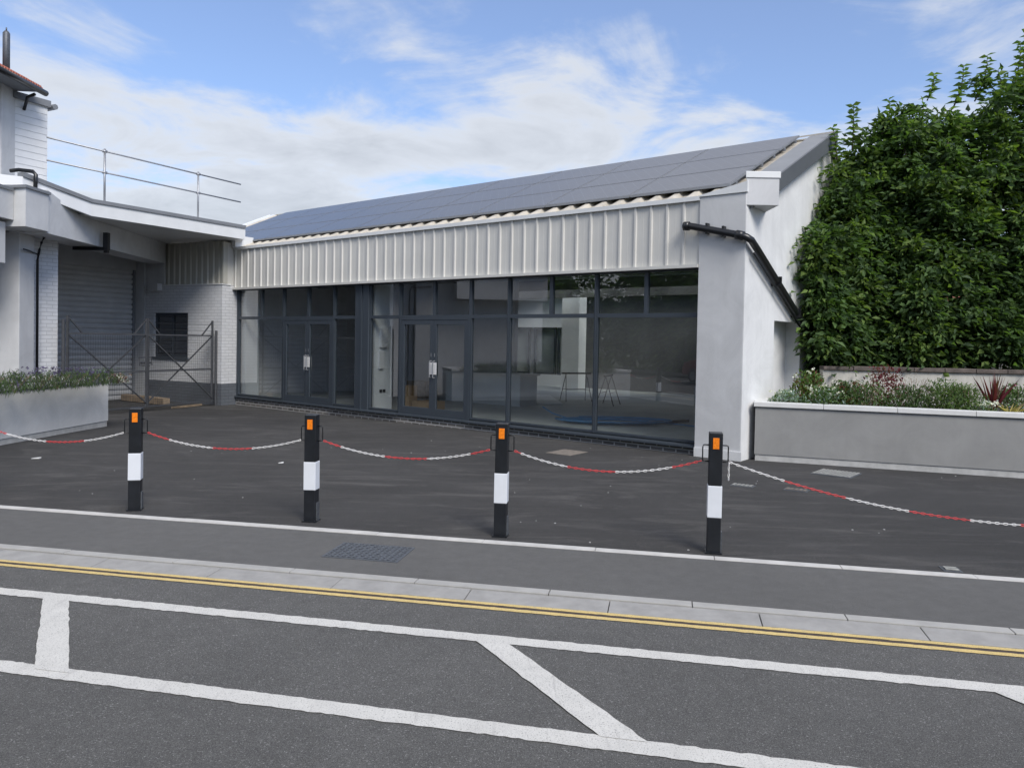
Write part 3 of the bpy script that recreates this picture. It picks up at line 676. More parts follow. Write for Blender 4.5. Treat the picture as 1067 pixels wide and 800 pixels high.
# window
m_ = MB(); t = .06
Q.box(m_, wu0, wu0+t, .06, .13, wz0, wz1); Q.box(m_, wu1-t, wu1, .06, .13, wz0, wz1); Q.box(m_, wu0+t, wu1-t, .06, .13, wz0, wz0+t); Q.box(m_, wu0+t, wu1-t, .06, .13, wz1-t, wz1); Q.box(m_, wu0+.6, wu0+.66, .062, .128, wz0+t, wz1-t)
w_ = dpart('office_window', m_, 'anth')
m_ = MB(); Q.box(m_, wu0+.05, wu1-.05, .09, .1, wz0+.05, wz1-.05); obj('pane', m_, 'glass_dark', w_)
m_ = MB()
for k in range(7): z = wz0+.1+k*.155; m_.tube([Q(wu0+.02, .03, z), Q(wu1-.02, .03, z)], .008, 6)
obj('security_bars', m_, 'black', w_)
m_ = MB(); Q.box(m_, wu0-.04, wu1+.04, -.04, .06, wz0-.06, wz0); obj('sill', m_, 'anth', w_)
m_ = MB(); Q.box(m_, wu0+.15, wu0+.55, .3, .32, wz0+.05, wz1-.1); Q.box(m_, wu0, wu1, .9, .95, .9, 2.4); dpart('window_blind', m_, 'int_wall')
# roller shutter (plane along B2 through the end of the office wall)
SP = Fr(Q(3.2, .05)[:2], (-.46, -.888), (-.888, .46))
m_ = MB(); n = 0; z = -.08; vs = []
zs = []
while z < 3.3:
    zs += [(z, .02), (z+.012, .02), (z+.02, -.02), (z+.07, -.035), (z+.115, -.02), (z+.122, .02)]; z += .13
for zz, w in zs: vs += [SP(.14, w, zz), SP(4.2, w, zz), ]
k = len(zs); b0 = [SP(.14, .03, zs[0][0]), SP(4.2, .03, zs[0][0]), SP(.14, .03, zs[-1][0]), SP(4.2, .03, zs[-1][0])]
m_.add(vs+b0, [(2*i, 2*i+1, 2*i+3, 2*i+2) for i in range(k-1)]+[(2*k, 2*k+2, 2*k+3, 2*k+1)])
dpart('roller_shutter', m_, 'shutter', recalc=False)
m_ = MB(); SP.box(m_, 0, .14, -.08, .1, Z0, 3.35); dpart('shutter_guide', m_, 'flash_grey')
m_ = MB(); SP.box(m_, -.02, .02, -.14, -.02, Z0, 3.35); dpart('guide_trim', m_, 'steel')
m_ = MB(); SP.box(m_, 0, 4.3, -.1, .25, 3.28, 3.95); dpart('shutter_header', m_, 'shutter')
# canopy: flat roof with white fascia (c1 near corner, c2 far right end)
c1 = (-8.26, 15.04); c2 = (-6.39, 18.3); c3 = (-8.75, 13.7)
zb, zt = 3.92, 4.25
m_ = MB(); m_.prism([(-8.32, 15.1), (-6.44, 18.33), (-6.95, 19.6), (-10.2, 21), (-12.5, 16.5), (-9.3, 15.1)], zb+.03, zt-.08); dpart('canopy_slab', m_, 'flash_white')
def fascia(a, b_, z0a, z1a, z0b, z1b, t, off=0.):
    a, b_ = V3(*a), V3(*b_); d = (b_-a)/np.linalg.norm(b_-a); nn = V3(d[1], -d[0])
    m = MB(); p = [a+nn*off, b_+nn*off, b_+nn*(off-t), a+nn*(off-t)]
    m.prism([tuple(q) for q in p], [z0a, z0b, z0b, z0a], [z1a, z1b, z1b, z1a]); return m
dpart('canopy_fascia', fascia(c1, c2, zb, zt-.07, zb, zt-.07, .05), 'flash_white')
dpart('fascia_flashing', fascia(c1, c2, zt-.07, zt, zt-.07, zt, .16, .03), 'flash_grey')
dpart('canopy_fascia', fascia(c3, c1, 4.17, 4.39, zb, zt-.07, .05), 'board')
dpart('fascia_flashing', fascia(c3, c1, 4.39, 4.47, zt-.07, zt, .16, .03), 'flash_grey')
dpart('canopy_fascia', fascia((-9.3, 13.55), c3, 4.17, 4.42, 4.17, 4.39, .05), 'board')
m_ = MB(); m_.prism([(-8.81, 13.76), (-8.32, 15.04), (-9.5, 15.6), (-12, 15.6), (-12, 13.76)], [4.2, 3.95, 3.95, 4.2, 4.2], [4.38, 4.17, 4.17, 4.38, 4.38]); dpart('side_roof', m_, 'flash_grey')
# beam
m_ = MB(); m_.prism([(-8.46, 13.95), (-8.83, 19.5), (-9.35, 19.7), (-9.15, 13.95)], 3.43, 3.945); dpart('edge_beam', m_, 'render_grey_and_shade')
m_ = MB(); m_.prism([(-8.465, 13.96), (-8.53, 15.05), (-9.05, 15.05), (-9.05, 13.96)], 3.946, [4.21, 3.96, 3.96, 4.21]); dpart('beam_upstand', m_, 'render_grey_and_shade')
m_ = MB(); m_.prism([(-8.44, 13.955), (-8.44, 13.3), (-8.69, 13.36), (-9.4, 13.36), (-9.4, 13.955)], 3.46, 4.12); dpart('column_head', m_, 'render_grey_and_shade')
m_ = MB(); m_.prism([(-8.41, 13.98), (-8.41, 13.26), (-8.7, 13.32), (-9.4, 13.32), (-9.4, 13.98)], 4.12, 4.17); dpart('head_coping', m_, 'flash_grey')
m_ = MB(); m_.prism([(-8.68, 13.35), (-8.6, 10.5), (-10, 10.5), (-10, 13.35)], 3.57, 4.06); dpart('parapet_band', m_, 'render_grey_and_shade')
m_ = MB(); m_.prism([(-8.65, 13.31), (-8.57, 10.4), (-10, 10.4), (-10, 13.31)], 4.06, 4.11); dpart('parapet_coping', m_, 'flash_grey')
m_ = MB(); m_.prism([(-8.79, 13.3), (-8.75, 10.6), (-10, 10.6), (-10, 13.3)], 2.82, 3.52); dpart('lower_fascia', m_, 'render_grey_and_shade')
# columns and walls under it
m_ = MB(); m_.prism([(-9.0, 14.45), (-8.98, 13.98), (-9.4, 13.99), (-9.5, 14.45)], Z0, 3.45); dpart('column', m_, 'render_pale', bevel=.01)
m_ = MB(); m_.prism([(-9.36, 13.99), (-9.3, 10.6), (-10.2, 10.6), (-10.4, 14.2)], Z0, 3.45); dpart('side_wall', m_, 'render_grey_and_shade')
m_ = MB(); m_.prism([(-9.0, 15.2), (-9.17, 14.84), (-9.25, 14.5), (-9.9, 14.6), (-9.7, 15.5)], Z0, 3.43); dpart('brick_pier', m_, 'brick_white', uv=True)
m_ = MB(); m_.prism([(-9.7, 15.2), (-9.85, 14.8), (-12.2, 16.0), (-12., 16.4)], Z0, 3.9); m_.prism([(-9.6, 14.6), (-9.6, 14.2), (-15, 14.2), (-15, 14.6)], Z0, 4.0); m_.prism([(-12.2, 16.4), (-12.0, 16.0), (-15, 17), (-15, 22), (-9.5, 22), (-9.5, 19.8), (-9.8, 20), (-12, 21)], Z0, 4.0); dpart('inner_wall', m_, 'render_pale')
m_ = MB(); m_.prism([(-8.7, 14.1), (-9.4, 14.1), (-9.4, 10.6), (-15, 10.6), (-15, 14.1)], 3.5, 4.0); dpart('flat_roof', m_, 'flash_grey')
# small pipe on the column
m_ = MB(); m_.tube([(-9.06, 14.64, -.1), (-9.06, 14.64, 3.0), (-9.02, 14.6, 3.1), (-8.94, 14.5, 3.18), (-8.9, 14.5, 3.32), (-8.85, 14.5, 3.42)], .024, 8); m_.tube([(-9.02, 14.6, 3.1), (-8.93, 14.2, 3.13), (-8.92, 14.0, 3.14)], .014, 8); dpart('downpipe', m_, 'black', smooth=True)
# wall light on the beam
m_ = MB(); m_.box(-8.52, -8.42, 15.95, 16.05, 3.36, 3.72); m_.box(-8.51, -8.43, 15.96, 16.04, 3.3, 3.36); dpart('wall_light', m_, 'black')
m_ = MB(); m_.box(-9.15, -8.5, 15.95, 16.02, 3.35, 3.42); dpart('light_bracket', m_, 'black')
# guard rail on the canopy roof
gd = V3(.46, .888); g0 = V3(-8.9, 14.65)
for hh in (5.33, 4.9):
    e = g0+gd*4.75; m_ = MB(); m_.tube([(g0[0], g0[1], hh), (e[0], e[1], hh)], .017, 8); dpart('guard_rail', m_, 'steel', smooth=True)
for t in (1.18, 3.49):
    p = g0+gd*t; m_ = MB(); m_.tube([(p[0], p[1], 4.1), (p[0], p[1], 5.38)], .022, 8)
    m_.tube([(p[0]-.03, p[1]-.03, 5.33), (p[0]+.03, p[1]+.03, 5.33)], .03, 8); m_.tube([(p[0]-.03, p[1]-.03, 4.9), (p[0]+.03, p[1]+.03, 4.9)], .03, 8); dpart('rail_post', m_, 'steel', smooth=True)
# tower: boarded part, rendered part, tiled roof, flue
T = Fr((-9.05, 14.9), (-.46, -.888), (-.888, .46))
m_ = MB(); z = 4.0
while z < 5.95:
    m_.prism([T(-.0, -.012)[:2], T(.66, -.012)[:2], T(.66, .1)[:2], T(-.0, .1)[:2]], z, z+.118); m_.prism([T(0.0, 0)[:2], T(.66, 0)[:2], T(.66, .1)[:2], T(-.0, .1)[:2]], z+.118, z+.13); z += .13
m_.prism([T(0, .1)[:2], T(.66, .1)[:2], T(.66, 1.6)[:2], T(0, 1.6)[:2]], 4.0, 5.98); dpart('tower_boarding', m_, 'board')
m_ = MB(); m_.prism([T(-.04, -.06)[:2], T(.66, -.06)[:2], T(.66, 1.6)[:2], T(-.04, 1.6)[:2]], 5.97, 6.09); m_.tube([T(-.1, -.1, 5.99), T(-.1, 1.5, 5.99)], .055, 8); dpart('tower_flashing', m_, 'flash_grey')
m_ = MB(); m_.prism([(-9.32, 14.42), (-9.3, 13.95), (-9.6, 13.7), (-12.5, 13.7), (-12.5, 14.9), (-9.5, 14.9)], 4.0, 6.12); dpart('tower_wall', m_, 'render_grey_and_shade')
# tiled roof: eave along x=-8.85 rising away to the left
m_ = MB(); y0, y1 = 12.6, 14.45
nr = 9; nw = 26
for i in range(nr):
    xa, xb = -8.86-.25*i, -8.86-.25*(i+1)-.04; za, zb_ = 6.17+.13*i+.03, 6.17+.13*(i+1)+.005
    n = 0; vs = []; kk = nw*4
    for j in range(kk+1):
        y = y0+(y1-y0)*j/kk; b_ = .022*math.sin(2*math.pi*j/4*1.0); vs += [(xa, y, za+b_), (xb, y, zb_+b_), (xa, y, za+b_-.025), (xb, y, zb_+b_-.025)]
    m_.add(vs, [f for j in range(kk) for f in ((4*j, 4*j+4, 4*j+5, 4*j+1), (4*j+2, 4*j+3, 4*j+7, 4*j+6), (4*j, 4*j+2, 4*j+6, 4*j+4))]+[(0, 1, 3, 2), (4*kk, 4*kk+2, 4*kk+3, 4*kk+1)])
dpart('tiled_roof', m_, 'tile', recalc=False)
m_ = MB(); m_.prism([(-8.9, y0), (-8.9, y1-.05), (-11.2, y1-.05), (-11.2, y0)], [6.1, 6.1, 6.15, 6.15], [6.17, 6.17, 7.33, 7.33]); dpart('eaves_board', m_, 'flash_grey')
m_ = MB(); m_.tube([(-8.82, y0, 6.1), (-8.82, y1+.03, 6.1)], .055, 10); m_.tube([(-8.95, 14.36, 6.05), (-9.1, 14.38, 6.0), (-9.24, 14.5, 5.8)], .03, 8); dpart('gutter', m_, 'black', smooth=True)
m_ = MB(); m_.tube([(-9.48, 14.35, 6.3), (-9.48, 14.35, 7.16), (-9.48, 14.35, 7.2)], [.06, .06, .03], 12); m_.tube([(-9.48, 14.35, 7.2), (-9.48, 14.35, 7.26)], .012, 6); dpart('flue', m_, 'iron', smooth=True)
m_ = MB(); m_.tube([(-9.1, 13.9, 4.53), (-8.95, 13.9, 4.55), (-8.68, 13.88, 4.52), (-8.62, 13.87, 4.46), (-8.62, 13.85, 4.17)], .035, 8); dpart('overflow_pipe', m_, 'black', smooth=True)

# ------------------------------------------------------------------ mesh gate
G0, G1 = V3(-7.2, 18.55), V3(-8.82, 15.15)
gl = float(np.linalg.norm(G1-G0)); gdv = (G1-G0)/gl; gnv = V3(-gdv[1], gdv[0]); GF = Fr(G0, gdv, gnv)
gate = root('mesh_gate', (float((G0+G1)[0]/2), float((G0+G1)[1]/2), -.05), 'pair of dark steel mesh gate leaves with crossed braces before the roller shutter', 'gate')
zt_, zb2 = 1.98, .0
for a, b_ in ((.06, gl/2-.02), (gl/2+.02, gl-.05)):
    m_ = MB(); z0, z1, zm = .02, 1.62, .82
    for z in (z0+.02, zm, z1): m_.bar(GF(a, 0, z), GF(b_, 0, z), .035)
    for u in (a, b_): m_.bar(GF(u, 0, z0), GF(u, 0, zt_), .04)
    m_.bar(GF(a, .02, z0+.1), GF(b_, .02, z1-.02), .025); m_.bar(GF(a, -.02, z1-.02), GF(b_, -.02, z0+.1), .025)
    m_.bar(GF(a, 0, zt_-.02), GF(a+.32, 0, z1), .025); m_.bar(GF(b_, 0, zt_-.02), GF(b_-.32, 0, z1), .025)
    lf = obj('gate_leaf', m_, 'gate', gate)
    m_ = MB(); u = a
    while u < b_: m_.tube([GF(u, 0, z0), GF(u, 0, z1)], .0022, 4, caps=False); u += .055
    z = z0
    while z < z1: m_.tube([GF(a, 0, z), GF(b_, 0, z)], .0022, 4, caps=False); z += .055
    obj('wire_mesh', m_, 'gate', lf)
    m_ = MB()
    for z in (z1+.12, z1+.26): m_.tube([GF(a, 0, z), GF(b_, 0, z)], .003, 5)
    obj('barbed_wire', m_, 'gate', lf)
for u, h in ((-.06, 1.75), (gl+.04, 1.9)):
    m_ = MB(); m_.tube([GF(u, 0, -.1), GF(u, 0, h)], .03, 8); obj('gate_post', m_, 'gate', gate)
m_ = MB(); c = gl/2; m_.tube([GF(c-.16, -.04, .95), GF(c-.16, -.06, 1.12), GF(c+.16, -.06, 1.12), GF(c+.16, -.04, .95), GF(c-.1, -.04, .93)], .014, 6); m_.bar(GF(c-.12, -.04, 1.0), GF(c+.12, -.04, 1.0), .05); obj('latch', m_, 'gate', gate)
m_ = MB(); m_.bar(Q(1.0, -.75, .02), Q(2.9, -.5, .02), .18, .16); tag(obj('timber_sleeper', m_, 'timber', bevel=.01), 'weathered timber sleeper lying behind the mesh gate', 'timber')
m_ = MB(); m_.bar(GF(.1, -.3, -.05), GF(1.1, -.12, -.05), .05, .04); tag(obj('timber_batten', m_, 'timber'), 'pale thin batten on the asphalt under the right gate leaf', 'batten')

# ------------------------------------------------------------------ planters
def planter(fr, L, D, H, label, mat, joint, cz=.065, lipz=.09, off=0):
    r = root('planter', fr(L/2, D/2, 0), label, 'planter')
    m_ = MB(); t = .12
    for a in ((0, L, 0, t), (0, L, D-t, D), (0, t, t, D-t), (L-t, L, t, D-t)): fr.box(m_, a[0], a[1], a[2], a[3], lipz, H-cz)
    obj('planter_wall', m_, mat, r)
    m_ = MB(); fr.box(m_, .01, L-.01, .012, D-.012, -.12, lipz-.001); obj('plinth', m_, 'plinth', r)
    m_ = MB(); u = -.02; 
    while u < L:
        e = min(u+joint, L+.02); fr.box(m_, u, e-.005, -.03, t+.04, H-cz, H); fr.box(m_, u, e-.005, D-t-.04, D+.02, H-cz, H); u += joint
    fr.box(m_, -.02, t+.03, t+.04, D-t-.04, H-cz, H); fr.box(m_, L-t-.03, L+.02, t+.04, D-t-.04, H-cz, H)
    obj('coping', m_, 'coping', r, bevel=.005)
    m_ = MB(); fr.box(m_, t, L-t, t, D-t, .1, H-.06); obj('soil', m_, 'soil', r)
    return r
dR = (math.cos(rad(-20.1)), math.sin(rad(-20.1))); PR = Fr((3.48, 10.92), dR, (-dR[1], dR[0]))
planter(PR, 8.2, 1.1, .835, 'long dark grey rendered planter with white coping right of the pillar', 'planter', .92)
dL = V3(-7.17+7.34, 13.62-11.01); dL /= np.linalg.norm(dL); PL = Fr((-7.16, 13.62), tuple(-dL), (-dL[1], dL[0]))
planter(PL, 5.2, 1.3, .85, 'pale grey rendered planter with white coping at the left edge', 'planter2', 1.4)
# retaining wall behind the right planter
RW = Fr(PR(.35, 1.55)[:2], (math.cos(rad(-9)), math.sin(rad(-9))), (math.sin(rad(9)), math.cos(rad(9))))
r = root('retaining_wall', RW(4, 0, 0), 'old whitewashed low wall with brown coping behind the right planter', 'wall')
m_ = MB(); RW.box(m_, 0.6, 10, 0, .22, -.1, 1.27); obj('wall_face', m_, 'old_white', r)
m_ = MB(); u = .6
while u < 10: RW.box(m_, u, u+.44, -.04, .26, 1.27, 1.33+R.uniform(-.006, .006)); u += .446
obj('wall_coping', m_, 'old_coping', r, bevel=.01)
m_ = MB(); m_.prism([RW(.5, .24)[:2], RW(14, .24)[:2], RW(14, 9)[:2], RW(1.2, 9)[:2]], -.1, 1.15); tag(obj('raised_bank', m_, 'soil'), 'raised earth bank under the trees', None, None, 'structure')

# ------------------------------------------------------------------ foliage
def leaves_mesh(name, P, D, L, Wd, mi, mats, parent, fold=.25, org_=None, droop=None):
    """P centres (n,3), D leaf axis (n,3), L length, Wd width arrays; each leaf is a folded six point blade"""
    n = len(P); rs = np.random.RandomState(len(P) % 9973)
    D = D/np.linalg.norm(D, axis=1)[:, None]; rnd = rs.normal(size=(n, 3)); rnd[:, 2] = abs(rnd[:, 2])+.5
    S = np.cross(D, rnd); S /= np.linalg.norm(S, axis=1)[:, None]; U = np.cross(S, D)
    L = np.asarray(L)[:, None]; Wd = np.asarray(Wd)[:, None]
    base = P-D*L/2; tip = P+D*L/2-U*L*.12; l = P-D*L*.05+S*Wd/2+U*Wd*fold; r_ = P-D*L*.05-S*Wd/2+U*Wd*fold
    V = np.stack([base, l, tip, r_], 1).reshape(-1, 3)
    if org_ is not None: V = V-org_
    me = bpy.data.meshes.new(name); me.vertices.add(4*n); me.vertices.foreach_set('co', V.ravel())
    i = np.arange(n)*4; loops = np.stack([i, i+1, i+2, i, i+2, i+3], 1).ravel()
    me.loops.add(6*n); me.loops.foreach_set('vertex_index', loops); me.polygons.add(2*n)
    me.polygons.foreach_set('loop_start', np.arange(2*n)*3); me.polygons.foreach_set('loop_total', np.full(2*n, 3))
    for m in mats: me.materials.append(M[m])
    me.polygons.foreach_set('material_index', np.repeat(mi, 2)); me.update(calc_edges=True); me.validate()
    o = bpy.data.objects.new(name, me); COL.objects.link(o); o.parent = parent; return o

def tree(base, crowns, label, seed, nleaf, leaf=.145, wisps=(), mats=('leaf_d', 'leaf_m', 'leaf_l'), young=.3, clump=.34, name='tree', trunk_r=.11, group='trees behind the whitewashed wall', front=None):
    rs = np.random.RandomState(seed); r = root(name, tuple(base), label, 'tree', group)
    b = V3(*base); O = b
    # trunk and limbs
    m_ = MB(); big = max(crowns, key=lambda c: c[1][2]); top = V3(*big[0])+V3(0, 0, big[1][2]*.3)
    m_.tube([b+(top-b)*t+V3(math.sin(t*5+seed)*.06, math.cos(t*4)*.05, 0)*(t > 0) for t in np.linspace(0, 1, 7)], list(np.linspace(trunk_r, trunk_r*.3, 7)), 8)
    obj('trunk', m_, 'bark', r, smooth=True)
    m_ = MB()
    cl = []; tot = sum(c[1][0]*c[1][2] for c in crowns)
    for c, rad_ in crowns:
        c = V3(*c); rad_ = V3(*rad_); k = int(nleaf/70*(rad_[0]*rad_[2])/tot)
        d = rs.normal(size=(k, 3)); d /= np.linalg.norm(d, axis=1)[:, None]
        rr = rs.uniform(.15, 1.0, k)**.45*(1+.16*np.sin(d[:, 0]*6+seed)+.12*np.sin(d[:, 2]*7+seed*2)); p = c+d*rad_*rr[:, None]
        cl.append((p, d, rr))
        for _ in range(5):
            q = p[rs.randint(k)]; s_ = b+(top-b)*rs.uniform(.35, .9); mid = (q+s_)/2+V3(0, 0, .1); m_.tube([s_, mid, q], [trunk_r*.35, trunk_r*.2, trunk_r*.06], 6)
    p = np.concatenate([c[0] for c in cl]); d = np.concatenate([c[1] for c in cl]); rr = np.concatenate([c[2] for c in cl])
    keep = p[:, 2] > base[2]+.02
    if front is not None: keep &= front(p)
    p, d, rr = p[keep], d[keep], rr[keep]
    K = len(p); per = 70
    tw = d*.6+rs.normal(size=(K, 3))*.5+np.array([0, 0, .15]); tw /= np.linalg.norm(tw, axis=1)[:, None]
    t = rs.uniform(-.5, .5, (K, per)); sz = clump*rs.uniform(.6, 1.3, (K, 1))
    off = rs.normal(size=(K, per, 3))*np.array([.5, .5, .2])
    P = p[:, None, :]+tw[:, None, :]*(t*sz)[..., None]*.5+off*sz[..., None]
    P[..., 2] -= (off[..., 0]**2+off[..., 1]**2)*sz*.55
    D = off*1.6+d[:, None, :]*.35+rs.normal(size=(K, per, 3))*.3+np.array([0, 0, -.35])
    yo = (rs.uniform(size=K) < young)
    mi = np.where(rs.uniform(size=(K, per)) < .5, 0, 1); mi = np.where(yo[:, None] & (rs.uniform(size=(K, per)) < .6), 2, mi); mi = np.where(rs.uniform(size=(K, per)) < .03, 2, mi)
    P = P.reshape(-1, 3); D = D.reshape(-1, 3); mi = mi.ravel(); L = leaf*rs.uniform(.6, 1.25, len(P))
    if front is not None:
        k2 = front(P); P, D, mi, L = P[k2], D[k2], mi[k2], L[k2]
    # wispy shoots standing above the crown
    WP, WD, WL, WM = [], [], [], []
    for (a, bb, nn) in wisps:
        a, bb = V3(*a), V3(*bb); lean = V3(rs.uniform(-.12, .12), 0, 0)
        pts = [a+(bb-a)*t_+lean*math.sin(t_*2.5) for t_ in np.linspace(0, 1, 6)]; m_.tube(pts, [.014, .012, .01, .008, .005, .003], 5)
        nn = nn*2
        for i in range(nn):
            t_ = .05+.95*(i+.5)/nn; q = a+(bb-a)*t_+lean*math.sin(t_*2.5); an = i*2.4; dd = V3(math.cos(an), math.sin(an), .5-.3*rs.uniform())
            WP.append(q+dd*.06); WD.append(dd+V3(0, 0, -.2)); WL.append(leaf*rs.uniform(.9, 1.3)*(1.35-.4*t_)); WM.append(2 if rs.uniform() < .3 else 1)
    obj('limbs', m_, 'bark', r, smooth=True)
    if WP: P = np.concatenate([P, WP]); D = np.concatenate([D, WD]); L = np.concatenate([L, WL]); mi = np.concatenate([mi, WM])
    leaves_mesh('crown', P, D, L, L*rs.uniform(.36, .5, len(L)), mi, mats, r, org_=O)
    return r
def ontowall(p):   # nothing grows inside the shop
    q = (p[:, :2]-np.array(F(-.7, 0)[:2])); u = q@np.array(A); w = q@np.array(B)
    return ~((u > -.03) & (w > -.1))
rw = lambda u, w, z: RW(u, w, z)
gx = 1.15
tree((5.75, 13.3, gx), [((5.6, 12.75, 1.75), (.7, .35, .5)), ((4.97, 12.5, 3.0), (.33, .28, .9)), ((5.0, 12.4, 2.15), (.32, .26, .5)), ((5.85, 13.15, 2.7), (1.05, .75, 1.7)), ((6.15, 13.5, 4.1), (.95, .85, 1.15)), ((5.4, 12.85, 2.2), (.55, .5, 1.0)), ((5.5, 13.3, 3.9), (.5, .6, .9))], 'leafy tree pressed against the white gable wall, its leaves over the roof edge', 3, 30000,
     wisps=[((5.75, 13.2, 5.0), (5.72, 13.15, 5.75), 16), ((5.45, 13.1, 4.8), (5.35, 13.1, 5.35), 12), ((6.3, 13.3, 5.3), (6.35, 13.3, 5.9), 12)], front=ontowall)
tree((7.1, 13.2, gx), [((6.9, 12.6, 1.8), (1.0, .35, .5)), ((7.1, 12.9, 2.7), (1.15, .85, 1.8)), ((7.25, 13.2, 4.5), (1.1, .9, 1.35)), ((6.75, 13.5, 4.9), (.7, .7, .7))], 'broad tree in the middle of the green mass behind the planter', 11, 34000,
     wisps=[((7.35, 13, 5.7), (7.45, 13, 6.4), 14), ((7.7, 13, 5.8), (7.8, 12.95, 6.55), 16), ((6.9, 13, 5.8), (6.95, 13, 6.25), 10)], front=ontowall)
tree((8.7, 13.1, gx), [((8.3, 12.35, 1.8), (1.0, .35, .5)), ((8.6, 12.75, 3.1), (1.15, .8, 1.9)), ((8.6, 13.0, 5.0), (1.15, .9, 1.25)), ((9.3, 13.2, 5.3), (.9, .8, 1.0)), ((8.2, 12.6, 2.3), (.8, .6, .9))], 'tree with long upright leafy shoots at the right edge', 23, 32000, young=.3,
     wisps=[((8.2, 12.9, 5.7), (8.3, 12.85, 6.75), 18), ((8.45, 12.9, 5.8), (8.52, 12.85, 6.95), 20), ((8.8, 12.9, 5.9), (8.85, 12.85, 6.7), 18), ((8.95, 12.9, 5.7), (9.1, 12.85, 6.9), 18), ((8.0, 12.9, 5.6), (7.95, 12.9, 6.3), 12)])
tree((10.6, 12.9, gx), [((10.4, 12.8, 3.4), (1.2, .9, 2.0)), ((10.5, 13.1, 5.0), (1.2, 1.0, 1.3))], 'tree beyond the right edge of the view', 31, 9000)

def tuft(name, loc, label, cat, seed, n, h, w, L, wd, mats, probs, up=.8, flowers=0, fm=None, fs=.03, blade=False, group=None, fh=1.0):
    rs = np.random.RandomState(seed); r = root(name, tuple(loc), label, cat, group)
    b = V3(*loc); a = rs.uniform(0, 2*math.pi, n); q = rs.uniform(0, 1, n)**.6
    if blade:
        D = np.stack([np.cos(a)*q*w, np.sin(a)*q*w, np.full(n, h)*rs.uniform(.6, 1, n)], 1); P = b+D*.5; Ls = np.linalg.norm(D, axis=1); mi = rs.choice(len(mats), n, p=probs)
        leaves_mesh('leaves', P, D, Ls, np.full(n, wd), mi, mats, r, org_=b)
    else:
        z = rs.uniform(0.02, 1, n); k = np.sqrt(np.clip(1-(z*.9)**2, 0, 1)); P = b+np.stack([np.cos(a)*q*w*k, np.sin(a)*q*w*k, z*h*rs.uniform(.75, 1.15, n)], 1)
        D = rs.normal(size=(n, 3))*.6+np.array([0, 0, up]); mi = rs.choice(len(mats), n, p=probs); leaves_mesh('leaves', P, D, L*rs.uniform(.6, 1.3, n), wd*rs.uniform(.7, 1.2, n), mi, mats, r, org_=b)
    m_ = MB()
    for i in range(12 if not blade else 3):
        e = b+V3(math.cos(i*2.4)*w*.6, math.sin(i*2.4)*w*.6, h*.85); m_.tube([b-V3(0, 0, .02), (b+e)/2, e], .003, 4)
    obj('stems', m_, 'dry', r)
    if flowers:
        aa = rs.uniform(0, 2*math.pi, flowers); qq = rs.uniform(0, 1, flowers)**.5; P = b+np.stack([np.cos(aa)*qq*w, np.sin(aa)*qq*w, h*rs.uniform(.75, 1.15, flowers)*fh], 1)
        PP = np.repeat(P, 5, 0)+rs.normal(size=(flowers*5, 3))*fs*.35; leaves_mesh('flowers', PP, rs.normal(size=(flowers*5, 3))+[0, -.5, .3], np.full(flowers*5, fs), np.full(flowers*5, fs*.8), np.zeros(flowers*5, int), [fm], r, org_=b)
    return r
sz = .775
pr = lambda u, w=.5: PR(u, w, sz)
grp = None
tuft('shrub', pr(0.4, 0.4), 'silvery leaved low plant at the pillar end of the right planter', 'plant', 1, 500, .2, .26, .06, .024, ['silver', 'leaf_m'], [.8, .2], flowers=14, fm='flower_w', fs=.022)
tuft('shrub', pr(0.72, 0.75), 'rust and green shrub with two white blooms against the white gable', 'plant', 2, 900, .46, .32, .065, .028, ['leaf_m', 'leaf_r', 'leaf_l'], [.55, .3, .15], flowers=5, fm='flower_w', fs=.04)
tuft('shrub', pr(0.93, 0.35), 'white flowered grey green plant spilling over the coping', 'plant', 3, 900, .27, .34, .055, .022, ['silver', 'leaf_m', 'leaf_d'], [.2, .5, .3], flowers=26, fm='flower_w', fs=.026)
tuft('shrub', pr(1.2, 0.6), 'bushy dark green plant beside the white flowered one', 'plant', 4, 1000, .34, .34, .06, .026, ['leaf_d', 'leaf_m', 'leaf_r'], [.45, .35, .2], flowers=10, fm='flower_w', fs=.018)
tuft('shrub', pr(1.47, 0.5), 'airy green plant with tiny pale flowers left of the burgundy shrub', 'plant', 5, 1000, .36, .36, .05, .018, ['leaf_m', 'leaf_d', 'dry'], [.6, .3, .1], flowers=16, fm='flower_w', fs=.014)
tuft('shrub', pr(1.74, 0.85), 'open burgundy leaved shrub against the old white wall', 'plant', 6, 620, .56, .36, .05, .03, ['burg', 'leaf_r'], [.8, .2])
tuft('shrub', pr(2.0, 0.5), 'fine dark green plant right of the burgundy shrub', 'plant', 7, 1000, .32, .34, .055, .018, ['leaf_d', 'leaf_m'], [.5, .5], flowers=12, fm='flower_w', fs=.014)
tuft('shrub', pr(2.12, 0.85), 'thin brown seed heads standing tall before the white wall', 'plant', 8, 260, .5, .32, .03, .008, ['dry', 'leaf_r', 'burg'], [.6, .2, .2])
tuft('shrub', pr(2.44, 0.5), 'bright feathery green clump left of the pink flower', 'plant', 9, 1700, .4, .4, .06, .014, ['leaf_m', 'leaf_l', 'leaf_d'], [.5, .3, .2])
tuft('cosmos_plant', pr(2.68, 0.45), 'feathery green plant with one large pink flower', 'plant', 10, 1300, .36, .34, .06, .014, ['leaf_m', 'leaf_l', 'leaf_d'], [.5, .3, .2], flowers=1, fm='flower_p', fs=.07, fh=.95)
tuft('flax_plant', pr(3.03, 0.5), 'spiky burgundy strap leaved plant standing tall on the right', 'plant', 11, 22, .58, .26, .05, .026, ['burg', 'leaf_r'], [.8, .2], blade=True)
